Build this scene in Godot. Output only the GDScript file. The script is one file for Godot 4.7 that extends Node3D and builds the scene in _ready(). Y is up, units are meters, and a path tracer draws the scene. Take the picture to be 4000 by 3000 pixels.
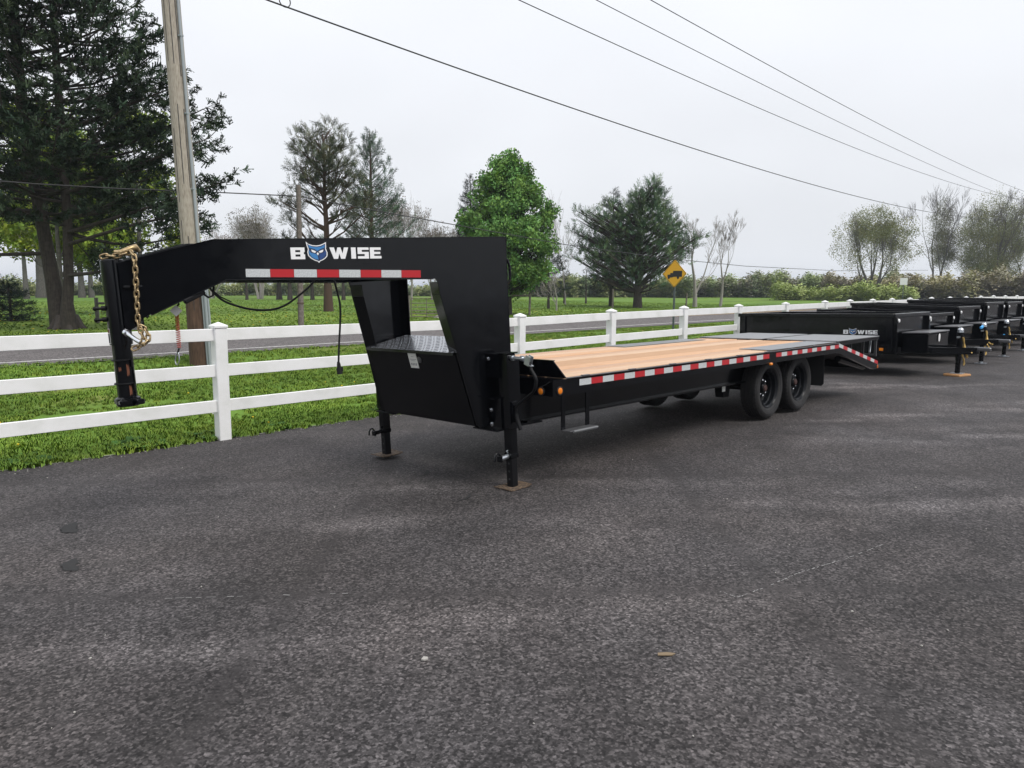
extends Node3D
# y is up, metres. (n, k): n runs across the lot towards the fence, k along the fence to the right.

const LH := Vector3(-0.7114, 0, -0.7028)     # unit vector of n
const EH := Vector3(0.7028, 0, -0.7114)      # unit vector of k
const DECK_W := 2.044
const LIFT := 0.79

var rng := RandomNumberGenerator.new()
var mats := {}

# ---------------------------------------------------------------- mesh builder
class MB:
	var v := PackedVector3Array()
	var n := PackedVector3Array()
	var c := PackedColorArray()
	var col := Color.WHITE
	var use_col := false
	func tri(a: Vector3, b: Vector3, d: Vector3, na: Vector3, nb: Vector3, nd: Vector3) -> void:
		if (b - a).cross(d - a).dot(na + nb + nd) > 0.0:
			v.append(a); v.append(d); v.append(b)
			n.append(na); n.append(nd); n.append(nb)
		else:
			v.append(a); v.append(b); v.append(d)
			n.append(na); n.append(nb); n.append(nd)
		c.append(col); c.append(col); c.append(col)
	func ftri(a: Vector3, b: Vector3, d: Vector3, out: Vector3) -> void:
		var m := (b - a).cross(d - a)
		if m.length_squared() < 1e-16: return
		m = m.normalized()
		if m.dot(out) < 0.0: m = -m
		tri(a, b, d, m, m, m)
	func quad(a: Vector3, b: Vector3, d: Vector3, e: Vector3, out: Vector3) -> void:
		ftri(a, b, d, out); ftri(a, d, e, out)
	func box(at: Vector3, size: Vector3, bs := Basis(), bevel := 0.0) -> void:
		var h := size * 0.5
		var bv: float = minf(bevel, minf(h.x, minf(h.y, h.z)) * 0.6)
		var ax := [Vector3.RIGHT, Vector3.UP, Vector3.BACK]
		for i in 3:
			var j := (i + 1) % 3
			var k := (i + 2) % 3
			for s in [-1.0, 1.0]:
				var o: Vector3 = ax[i] * h[i] * s
				var u: Vector3 = ax[j] * (h[j] - bv)
				var w: Vector3 = ax[k] * (h[k] - bv)
				quad(at + bs * (o - u - w), at + bs * (o + u - w), at + bs * (o + u + w), at + bs * (o - u + w), bs * (ax[i] * s))
		if bv <= 0.0: return
		for i in 3:
			var j := (i + 1) % 3
			var k := (i + 2) % 3
			for sj in [-1.0, 1.0]:
				for sk in [-1.0, 1.0]:
					var e: Vector3 = ax[i] * (h[i] - bv)
					var p: Vector3 = ax[j] * sj * h[j] + ax[k] * sk * (h[k] - bv)
					var q: Vector3 = ax[j] * sj * (h[j] - bv) + ax[k] * sk * h[k]
					quad(at + bs * (p - e), at + bs * (p + e), at + bs * (q + e), at + bs * (q - e), bs * (ax[j] * sj + ax[k] * sk))
		for sx in [-1.0, 1.0]:
			for sy in [-1.0, 1.0]:
				for sz in [-1.0, 1.0]:
					var s := Vector3(sx, sy, sz)
					var g := h - Vector3.ONE * bv
					ftri(at + bs * (s * Vector3(h.x, g.y, g.z)), at + bs * (s * Vector3(g.x, h.y, g.z)), at + bs * (s * Vector3(g.x, g.y, h.z)), bs * s)
	func tube(pts: Array, rad: Array, sides := 8, cap := true) -> void:
		var up := Vector3.UP
		var rings: Array = []
		var cnt := pts.size()
		for i in cnt:
			var d: Vector3 = (pts[mini(i + 1, cnt - 1)] - pts[maxi(i - 1, 0)]).normalized()
			if absf(d.dot(up)) > 0.97: up = Vector3.RIGHT if absf(d.x) < 0.9 else Vector3.BACK
			var a := d.cross(up).normalized()
			up = a.cross(d).normalized()
			var r: float = rad[mini(i, rad.size() - 1)]
			var ring := PackedVector3Array()
			for s in sides:
				var t := TAU * s / sides
				ring.append(a * cos(t) + up * sin(t))
			rings.append([ring, r])
		for i in cnt - 1:
			var p: Vector3 = pts[i]
			var q: Vector3 = pts[i + 1]
			for s in sides:
				var s2 := (s + 1) % sides
				var a0: Vector3 = rings[i][0][s]
				var a1: Vector3 = rings[i][0][s2]
				var b0: Vector3 = rings[i + 1][0][s]
				var b1: Vector3 = rings[i + 1][0][s2]
				var r0: float = rings[i][1]
				var r1: float = rings[i + 1][1]
				tri(p + a0 * r0, p + a1 * r0, q + b1 * r1, a0, a1, b1)
				if r1 > 0.0005: tri(p + a0 * r0, q + b1 * r1, q + b0 * r1, a0, b1, b0)
		if cap:
			for e in [0, cnt - 1]:
				var o: Vector3 = pts[e]
				var out: Vector3 = (pts[0] - pts[1]) if e == 0 else (pts[cnt - 1] - pts[cnt - 2])
				for s in sides:
					ftri(o, o + rings[e][0][s] * rings[e][1], o + rings[e][0][(s + 1) % sides] * rings[e][1], out)
	func prism(poly: PackedVector2Array, z0: float, z1: float, xf := Transform3D()) -> void:
		var ix := Geometry2D.triangulate_polygon(poly)
		var f := xf.basis.z.normalized()
		var fl := f * (1.0 if z1 > z0 else -1.0)
		for i in range(0, ix.size(), 3):
			var a := poly[ix[i]]
			var b := poly[ix[i + 1]]
			var d := poly[ix[i + 2]]
			ftri(xf * Vector3(a.x, a.y, z1), xf * Vector3(b.x, b.y, z1), xf * Vector3(d.x, d.y, z1), fl)
			ftri(xf * Vector3(a.x, a.y, z0), xf * Vector3(b.x, b.y, z0), xf * Vector3(d.x, d.y, z0), -fl)
		var area := 0.0
		for i in poly.size():
			area += poly[i].cross(poly[(i + 1) % poly.size()])
		var sg := 1.0 if area > 0.0 else -1.0
		for i in poly.size():
			var a := poly[i]
			var b := poly[(i + 1) % poly.size()]
			var o := Vector3(b.y - a.y, a.x - b.x, 0) * sg
			quad(xf * Vector3(a.x, a.y, z0), xf * Vector3(b.x, b.y, z0), xf * Vector3(b.x, b.y, z1), xf * Vector3(a.x, a.y, z1), xf.basis * o)
	func lathe(prof: Array, sides: int, xf := Transform3D(), smooth := true) -> void:
		# prof: Vector2(radius, y) from one end to the other
		for i in prof.size() - 1:
			var p: Vector2 = prof[i]
			var q: Vector2 = prof[i + 1]
			var d := q - p
			if d.length() < 1e-6: continue
			var nn := Vector2(d.y, -d.x).normalized()
			for s in sides:
				var t0 := TAU * s / sides
				var t1 := TAU * (s + 1) / sides
				var u0 := Vector3(cos(t0), 0, sin(t0))
				var u1 := Vector3(cos(t1), 0, sin(t1))
				var m0 := xf.basis * (u0 * nn.x + Vector3.UP * nn.y)
				var m1 := xf.basis * (u1 * nn.x + Vector3.UP * nn.y)
				if not smooth:
					m0 = (m0 + m1).normalized(); m1 = m0
				var a := xf * (u0 * p.x + Vector3.UP * p.y)
				var b := xf * (u1 * p.x + Vector3.UP * p.y)
				var e := xf * (u1 * q.x + Vector3.UP * q.y)
				var g := xf * (u0 * q.x + Vector3.UP * q.y)
				if p.x > 1e-5: tri(a, b, e, m0, m1, m1)
				if q.x > 1e-5: tri(a, e, g, m0, m1, m0)
	func torus(R: float, r: float, stretch: float, xf: Transform3D, seg := 12, sides := 6) -> void:
		var pts: Array = []
		for i in seg + 1:
			var t := TAU * i / seg
			var o := stretch * (1.0 if sin(t) > 0 else -1.0) if absf(sin(t)) > 0.05 else 0.0
			pts.append(xf * Vector3(cos(t) * R, sin(t) * R + o, 0))
		tube(pts, [r], sides, false)
	func mesh(m: Material) -> ArrayMesh:
		var arr := []
		arr.resize(Mesh.ARRAY_MAX)
		arr[Mesh.ARRAY_VERTEX] = v
		arr[Mesh.ARRAY_NORMAL] = n
		if use_col: arr[Mesh.ARRAY_COLOR] = c
		var am := ArrayMesh.new()
		am.add_surface_from_arrays(Mesh.PRIMITIVE_TRIANGLES, arr)
		am.surface_set_material(0, m)
		return am

# ---------------------------------------------------------------- scene helpers
func put(called: String, b: MB, m: Material, parent: Node = self) -> MeshInstance3D:
	var o := MeshInstance3D.new()
	o.name = called
	o.mesh = b.mesh(m)
	parent.add_child(o, true)
	return o

func put_mesh(called: String, ms: Mesh, parent: Node, xf := Transform3D()) -> MeshInstance3D:
	var o := MeshInstance3D.new()
	o.name = called
	o.mesh = ms
	o.transform = xf
	parent.add_child(o, true)
	return o

func node(called: String, parent: Node, xf := Transform3D()) -> Node3D:
	var o := Node3D.new()
	o.name = called
	o.transform = xf
	parent.add_child(o, true)
	return o

func tag(o: Node, label: String, category: String, group := "") -> void:
	o.set_meta("label", label)
	o.set_meta("category", category)
	if group: o.set_meta("group", group)

func thing(called: String, label: String, category: String, xf: Transform3D, group := "") -> Node3D:
	var o := node(called, self, xf)
	tag(o, label, category, group)
	return o

func structure(o: Node) -> Node:
	o.set_meta("kind", "structure"); return o

func stuff(o: Node) -> Node:
	o.set_meta("kind", "stuff"); return o

func at(n: float, k: float, y := 0.0) -> Vector3:
	return LH * n + EH * k + Vector3.UP * y

func ground_y(n: float) -> float:
	var xs := [-400.0, -30.0, 9.0, 14.0, 16.0, 27.0, 130.0, 400.0, 9000.0]
	var ys := [0.75, 0.75, -0.225, -0.2, -0.06, -0.06, -0.06, -8.0, -8.0]
	for i in xs.size() - 1:
		if n <= xs[i + 1]:
			return lerpf(ys[i], ys[i + 1], clampf((n - xs[i]) / (xs[i + 1] - xs[i]), 0, 1))
	return -8.0

func on_ground(n: float, k: float) -> Vector3:
	return at(n, k, ground_y(n))

func lin(r: float, g: float, b: float) -> Color:
	return Color(r, g, b).linear_to_srgb()

func mat(r: float, g: float, b: float, rough := 0.6, metal := 0.0, spec := 0.5) -> StandardMaterial3D:
	var m := StandardMaterial3D.new()
	m.albedo_color = lin(r, g, b)
	m.roughness = rough
	m.metallic = metal
	m.metallic_specular = spec
	return m

func noise(freq: float, sd: int, oct := 4, kind := FastNoiseLite.TYPE_SIMPLEX_SMOOTH) -> FastNoiseLite:
	var f := FastNoiseLite.new()
	f.noise_type = kind
	f.seed = sd
	f.frequency = freq
	f.fractal_octaves = oct
	return f

func bytes_of(f: FastNoiseLite, size: int) -> PackedByteArray:
	var im := f.get_seamless_image(size, size)
	im.convert(Image.FORMAT_L8)
	return im.get_data()

func tex(size: int, data: PackedByteArray) -> ImageTexture:
	return ImageTexture.create_from_image(Image.create_from_data(size, size, false, Image.FORMAT_RGB8, data))

func rnd(a: float, b: float) -> float:
	return rng.randf_range(a, b)

# ---------------------------------------------------------------- textures
func asphalt_textures() -> Array:
	var sz := 1024
	var cn := noise(0.21, 3, 1, FastNoiseLite.TYPE_CELLULAR)
	cn.cellular_return_type = FastNoiseLite.RETURN_CELL_VALUE
	cn.cellular_jitter = 1.0
	cn.fractal_type = FastNoiseLite.FRACTAL_NONE
	var stones := bytes_of(cn, sz)
	var cs := noise(0.42, 8, 1, FastNoiseLite.TYPE_CELLULAR)
	cs.cellular_return_type = FastNoiseLite.RETURN_CELL_VALUE
	cs.fractal_type = FastNoiseLite.FRACTAL_NONE
	var chips := bytes_of(cs, sz)
	var soft := bytes_of(noise(0.035, 9, 3), sz)
	var d := PackedByteArray(); d.resize(sz * sz * 3)
	var h := PackedByteArray(); h.resize(sz * sz * 3)
	var r2 := RandomNumberGenerator.new(); r2.seed = 5
	for i in sz * sz:
		var s := (soft[i] - 128) / 128.0
		var g := stones[i] / 255.0
		var f := chips[i] / 255.0
		var val := 0.034 + 0.016 * s + 0.026 * g + 0.030 * f
		val += 0.11 * pow(maxf(0.0, g - 0.55) / 0.45, 2.0) + 0.10 * pow(maxf(0.0, f - 0.6) / 0.4, 3.0)
		if g < 0.22: val *= 0.55
		val = clampf(val * 1.50, 0.010, 0.6)
		var e := pow(val, 1.0 / 2.2) * 255.0
		d[i * 3] = int(clampf(e * 1.01, 0, 255)); d[i * 3 + 1] = int(e * 0.99); d[i * 3 + 2] = int(e * 0.98)
		var hh := int(clampf(70 + 90 * g + 60 * f, 0, 255))
		h[i * 3] = hh; h[i * 3 + 1] = hh; h[i * 3 + 2] = hh
	return [tex(sz, d), tex(sz, h)]

func ramp_texture(size: int, parts: Array, ramp: Array) -> ImageTexture:
	# parts: [noise, weight]; ramp: linear colours from low to high
	var layers := []
	for p in parts: layers.append(bytes_of(p[0], size))
	var d := PackedByteArray(); d.resize(size * size * 3)
	for i in size * size:
		var t := 0.0
		var w := 0.0
		for j in parts.size():
			t += layers[j][i] / 255.0 * parts[j][1]; w += parts[j][1]
		t = clampf((t / w - 0.5) * 1.5 + 0.5, 0, 0.999) * (ramp.size() - 1)
		var c: Color = ramp[int(t)].lerp(ramp[int(t) + 1], t - int(t)).linear_to_srgb()
		d[i * 3] = int(c.r * 255); d[i * 3 + 1] = int(c.g * 255); d[i * 3 + 2] = int(c.b * 255)
	return tex(size, d)

func grain_texture(size: int, sd: int, fx: float, fy: float, ramp: Array, knots := 0) -> ImageTexture:
	var a := noise(1.0, sd, 3)
	var b := noise(1.0, sd + 7, 2)
	var d := PackedByteArray(); d.resize(size * size * 3)
	var kn := []
	var r2 := RandomNumberGenerator.new(); r2.seed = sd
	for i in knots: kn.append(Vector3(r2.randf() * size, r2.randf() * size, r2.randf_range(3, 7)))
	for y in size:
		for x in size:
			var ux := absf(x - size * 0.5)
			var uy := absf(y - size * 0.5)
			var t := 0.52 + 0.52 * a.get_noise_2d(ux * fx, uy * fy) + 0.30 * b.get_noise_2d(ux * fx * 0.3, uy * fy * 3.0)
			for k in kn:
				var q = Vector2((x - k.x) * 0.6, y - k.y).length() / k.z
				if q < 1.0: t -= 0.5 * (1.0 - q)
			t = clampf(t, 0, 0.999) * (ramp.size() - 1)
			var c: Color = ramp[int(t)].lerp(ramp[int(t) + 1], t - int(t)).linear_to_srgb()
			var i := (y * size + x) * 3
			d[i] = int(c.r * 255); d[i + 1] = int(c.g * 255); d[i + 2] = int(c.b * 255)
	return tex(size, d)

func tri_mat(t: Texture2D, scale: Vector3, rough: float, world := false, spec := 0.5) -> StandardMaterial3D:
	var m := StandardMaterial3D.new()
	m.albedo_texture = t
	m.uv1_triplanar = true
	m.uv1_world_triplanar = world
	m.uv1_scale = scale
	m.roughness = rough
	m.metallic_specular = spec
	return m

func make_materials() -> void:
	var smudge := ramp_texture(512, [[noise(0.012, 41, 4), 1.0]], [Color(0.7, 0.7, 0.7), Color(1, 1, 1)])
	var rough_map := ramp_texture(512, [[noise(0.01, 42, 4), 1.0], [noise(0.05, 43, 3), 0.5]], [Color(0.07, 0.07, 0.07).srgb_to_linear(), Color(0.20, 0.20, 0.20).srgb_to_linear()])
	var black := tri_mat(smudge, Vector3.ONE * 1.3, 0.3, false, 0.40)
	black.albedo_color = lin(0.0032, 0.0037, 0.0050)
	black.roughness_texture = rough_map
	black.roughness = 1.0
	var wave := noise(0.006, 44, 2).get_seamless_image(256, 256)
	wave.convert(Image.FORMAT_RGBA8)
	wave.bump_map_to_normal_map(3.0)
	black.normal_enabled = true
	black.normal_texture = ImageTexture.create_from_image(wave)
	black.normal_scale = 0.12
	mats.black = black
	mats.black_dull = mat(0.006, 0.006, 0.007, 0.45, 0, 0.3)
	mats.black_paint2 = mat(0.008, 0.009, 0.011, 0.3, 0, 0.28)
	mats.rubber = mat(0.018, 0.018, 0.019, 0.75, 0, 0.35)
	mats.tyre = tri_mat(ramp_texture(256, [[noise(0.02, 47, 3), 1.0]], [Color(0.016, 0.016, 0.017), Color(0.028, 0.027, 0.027)]), Vector3.ONE * 2.0, 0.72, false, 0.4)
	mats.zinc = mat(0.50, 0.53, 0.56, 0.28, 0.9)
	mats.chrome = mat(0.75, 0.77, 0.8, 0.15, 1.0)
	mats.brass = mat(0.50, 0.34, 0.12, 0.35, 0.85)
	mats.gold_zinc = tri_mat(ramp_texture(256, [[noise(0.03, 51, 3), 1.0]], [Color(0.16, 0.11, 0.05), Color(0.40, 0.30, 0.15), Color(0.52, 0.40, 0.26)]), Vector3.ONE * 9.0, 0.38)
	mats.gold_zinc.metallic = 0.75
	mats.rust = tri_mat(ramp_texture(256, [[noise(0.03, 53, 4), 1.0]], [Color(0.03, 0.022, 0.017), Color(0.09, 0.06, 0.038), Color(0.16, 0.11, 0.07)]), Vector3.ONE * 4.0, 0.8)
	mats.orange_rust = mat(0.15, 0.05, 0.022, 0.75)
	mats.hub_rust = mat(0.045, 0.018, 0.014, 0.6)
	mats.red_tape = mat(0.42, 0.012, 0.018, 0.4)
	mats.white_tape = tri_mat(ramp_texture(256, [[noise(0.05, 57, 3), 1.0]], [Color(0.42, 0.44, 0.45), Color(0.56, 0.58, 0.58)]), Vector3.ONE * 6.0, 0.35)
	mats.white = mat(0.80, 0.80, 0.80, 0.5)
	mats.sticker = mat(0.72, 0.72, 0.68, 0.5)
	mats.ink = mat(0.02, 0.02, 0.022, 0.6)
	mats.navy = mat(0.012, 0.02, 0.065, 0.4)
	mats.owl_blue = mat(0.045, 0.20, 0.46, 0.4)
	mats.owl_deep = mat(0.02, 0.06, 0.20, 0.4)
	mats.amber = mat(0.75, 0.22, 0.015, 0.18)
	mats.orange = mat(0.65, 0.16, 0.03, 0.5)
	mats.red_cord = mat(0.45, 0.06, 0.04, 0.4)
	mats.vinyl = tri_mat(ramp_texture(512, [[noise(0.006, 61, 4), 1.0], [noise(0.04, 62, 3), 0.4]], [Color(0.69, 0.70, 0.67), Color(0.80, 0.80, 0.79), Color(0.84, 0.84, 0.84)]), Vector3.ONE * 0.7, 0.42, true)
	mats.steel_tread = tri_mat(ramp_texture(256, [[noise(0.02, 63, 4), 1.0]], [Color(0.17, 0.175, 0.18), Color(0.23, 0.235, 0.24)]), Vector3.ONE * 1.5, 0.36)
	mats.steel_tread.metallic = 0.45
	mats.tread_plate = mat(0.36, 0.37, 0.39, 0.24, 0.9)
	mats.edge_grey = mat(0.11, 0.11, 0.115, 0.35, 0.4)
	var oak := [Color(0.19, 0.095, 0.05), Color(0.45, 0.285, 0.175), Color(0.56, 0.385, 0.255), Color(0.59, 0.42, 0.285), Color(0.62, 0.455, 0.32)]
	mats.planks = []
	var tone := [Vector3(1, 1, 1), Vector3(0.91, 0.85, 0.78), Vector3(1.0, 0.94, 0.88), Vector3(0.94, 0.91, 0.90)]
	var pt := [grain_texture(512, 71, 0.006, 0.16, oak, 7), grain_texture(512, 83, 0.005, 0.13, oak, 4)]
	for i in 8:
		var m := tri_mat(pt[i % 2], Vector3(0.42, 1.0, 1.55), 0.72)
		m.uv1_offset = Vector3(i * 0.37, 0, i * 0.61)
		var q: Vector3 = tone[(i * 3 + i / 4) % 4]
		m.albedo_color = Color(q.x, q.y, q.z)
		mats.planks.append(m)
	mats.pole_wood = tri_mat(grain_texture(512, 91, 0.16, 0.008, [Color(0.13, 0.105, 0.08), Color(0.31, 0.27, 0.22), Color(0.41, 0.365, 0.31), Color(0.47, 0.42, 0.36)], 0), Vector3(1.3, 0.5, 1.3), 0.9)
	mats.pole_base = tri_mat(grain_texture(256, 95, 0.2, 0.01, [Color(0.025, 0.015, 0.010), Color(0.075, 0.042, 0.027), Color(0.13, 0.075, 0.048)], 0), Vector3(1.6, 0.6, 1.6), 0.9)
	mats.conduit = mat(0.30, 0.33, 0.35, 0.55)
	mats.bark = tri_mat(grain_texture(256, 97, 0.14, 0.02, [Color(0.016, 0.013, 0.011), Color(0.045, 0.037, 0.031), Color(0.075, 0.062, 0.052)]), Vector3(0.7, 0.35, 0.7), 0.95)
	mats.bark_grey = tri_mat(grain_texture(256, 99, 0.14, 0.02, [Color(0.05, 0.045, 0.042), Color(0.10, 0.092, 0.085), Color(0.16, 0.15, 0.14)]), Vector3(0.6, 0.3, 0.6), 0.95)
	mats.twig = mat(0.30, 0.275, 0.26, 0.95)
	mats.bark_red = mat(0.075, 0.045, 0.032, 0.95)
	mats.wood_post = tri_mat(grain_texture(256, 103, 0.16, 0.02, [Color(0.06, 0.05, 0.04), Color(0.15, 0.13, 0.11), Color(0.22, 0.2, 0.17)]), Vector3.ONE, 0.9)
	mats.cable = mat(0.02, 0.02, 0.021, 0.6)
	mats.gate_steel = mat(0.16, 0.13, 0.11, 0.6, 0.3)
	mats.sign_yellow = mat(0.80, 0.42, 0.025, 0.45)
	mats.sign_back = mat(0.3, 0.3, 0.31, 0.5, 0.5)
	mats.sign_post = mat(0.10, 0.12, 0.12, 0.6, 0.3)
	mats.block = mat(0.45, 0.24, 0.10, 0.8)
	mats.blue_tag = mat(0.05, 0.35, 0.75, 0.5)
	mats.stone = mat(0.34, 0.325, 0.30, 0.9)
	var at_: Array = asphalt_textures()
	var asp := tri_mat(at_[0], Vector3.ONE * 0.42, 0.80, true, 0.35)
	asp.vertex_color_use_as_albedo = true
	asp.heightmap_enabled = true
	asp.heightmap_texture = at_[1]
	asp.heightmap_scale = 0.16
	mats.asphalt = asp
	var rd := tri_mat(at_[0], Vector3.ONE * 0.23, 0.85, true, 0.35)
	rd.albedo_color = Color(1.0, 0.99, 0.99)
	rd.vertex_color_use_as_albedo = true
	mats.road = rd
	mats.line_white = tri_mat(ramp_texture(256, [[noise(0.05, 65, 4), 1.0]], [Color(0.22, 0.21, 0.2), Color(0.62, 0.61, 0.59), Color(0.7, 0.69, 0.67)]), Vector3.ONE * 0.8, 0.7, true)
	mats.line_yellow = tri_mat(ramp_texture(256, [[noise(0.05, 66, 4), 1.0]], [Color(0.35, 0.2, 0.04), Color(0.6, 0.36, 0.06)]), Vector3.ONE * 0.8, 0.7, true)
	var gr := tri_mat(ramp_texture(1024, [[noise(0.008, 67, 4), 0.5], [noise(0.12, 68, 3), 1.0]], [Color(0.18, 0.32, 0.05), Color(0.25, 0.44, 0.075), Color(0.34, 0.55, 0.11)]), Vector3.ONE * 0.12, 0.95, true, 0.2)
	gr.vertex_color_use_as_albedo = true
	mats.grass_ground = gr
	mats.hill = mat(0.05, 0.065, 0.05, 1.0, 0, 0.1)
	mats.leaf = leaf_mat(0.45)
	mats.needle = leaf_mat(0.15)
	mats.blade = leaf_mat(0.3)

func leaf_mat(back: float) -> StandardMaterial3D:
	var m := StandardMaterial3D.new()
	m.vertex_color_use_as_albedo = true
	m.roughness = 0.7
	m.metallic_specular = 0.25
	if back > 0.0:
		m.backlight_enabled = true
		m.backlight = Color(back, back, back * 0.5)
	return m

# ---------------------------------------------------------------- camera, sky, light
func make_sky() -> void:
	var cam := Camera3D.new()
	cam.name = "camera"
	cam.fov = 55.44
	cam.near = 0.05
	cam.far = 12000.0
	# pitch 7.46 degrees down, rolled 0.30 degrees
	var p := 0.1302
	var r := 0.0053
	var fw := Vector3(0, -sin(p), -cos(p))
	var up := Vector3(0, cos(p), -sin(p))
	var rt := Vector3(1, 0, 0)
	var rt2 := rt * cos(r) + up * sin(r)
	var up2 := up * cos(r) - rt * sin(r)
	cam.transform = Transform3D(Basis(rt2, up2, -fw), Vector3(0, 1.4327, 0))
	add_child(cam)
	cam.current = true
	var w := 512
	var h := 256
	var im := Image.create(w, h, false, Image.FORMAT_RGBF)
	var f := noise(1.0, 17, 4)
	for y in h:
		var el := PI * (0.5 - (y + 0.5) / h)
		for x in w:
			var az := TAU * (x + 0.5) / w
			var d := Vector3(cos(el) * cos(az), sin(el), cos(el) * sin(az))
			var s := maxf(d.y, 0.0)
			var L := 0.86 + 0.36 * s
			var q := d / (0.25 + s) * 1.1
			var cl := f.get_noise_3d(q.x, q.y * 0.3, q.z)
			L *= 1.0 + 0.07 * cl
			var t := clampf(s * 1.6, 0, 1)
			im.set_pixel(x, y, Color(L * lerpf(0.955, 0.965, t), L * lerpf(0.985, 0.99, t), L * lerpf(1.03, 1.06, t)))
	var sm := PanoramaSkyMaterial.new()
	sm.panorama = ImageTexture.create_from_image(im)
	var sky := Sky.new()
	sky.sky_material = sm
	var env := Environment.new()
	env.background_mode = Environment.BG_SKY
	env.sky = sky
	env.tonemap_mode = Environment.TONE_MAPPER_LINEAR
	env.tonemap_exposure = 1.0
	env.sdfgi_enabled = true
	env.ssao_enabled = true
	env.ssil_enabled = true
	env.fog_enabled = true
	env.fog_density = 0.0004
	env.fog_light_color = Color(0.88, 0.91, 0.96)
	var we := WorldEnvironment.new()
	we.name = "world_environment"
	we.environment = env
	add_child(we)
	var sun := DirectionalLight3D.new()
	sun.name = "overcast_sun"
	sun.light_energy = 0.8
	sun.light_angular_distance = 24.0
	sun.light_color = Color(1.0, 0.985, 0.96)
	sun.shadow_enabled = true
	var from := (-LH * 0.62 + EH * 0.05 + Vector3.UP * 0.85).normalized()
	sun.transform = Transform3D().looking_at(-from, Vector3.UP)
	add_child(sun)

# ---------------------------------------------------------------- ground
func sheet(ns: Array, ks: Array, yf: Callable, cf: Callable) -> MB:
	var b := MB.new()
	b.use_col = true
	var rows := []
	for n in ns:
		var row := []
		for k in ks: row.append([at(n, k, yf.call(n, k)), cf.call(n, k)])
		rows.append(row)
	for i in ns.size() - 1:
		for j in ks.size() - 1:
			var q := [rows[i][j], rows[i][j + 1], rows[i + 1][j + 1], rows[i + 1][j]]
			var nn: Vector3 = (q[1][0] - q[0][0]).cross(q[3][0] - q[0][0]).normalized()
			if nn.y < 0: nn = -nn
			for t in [[0, 1, 2], [0, 2, 3]]:
				var st := b.v.size()
				var order: Array = t
				if (q[t[1]][0] - q[t[0]][0]).cross(q[t[2]][0] - q[t[0]][0]).y > 0: order = [t[0], t[2], t[1]]
				for m in order:
					b.v.append(q[m][0]); b.n.append(nn); b.c.append(q[m][1])
	return b

func steps(a: float, b: float, d: float) -> Array:
	var o := []
	var n := int(round((b - a) / d))
	for i in n + 1: o.append(lerpf(a, b, i / float(n)))
	return o

# clean edge of the asphalt
const EDGE_N := 7.62
func road_n(k: float) -> float: return 0.036 * (k - 6.0)

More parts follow.
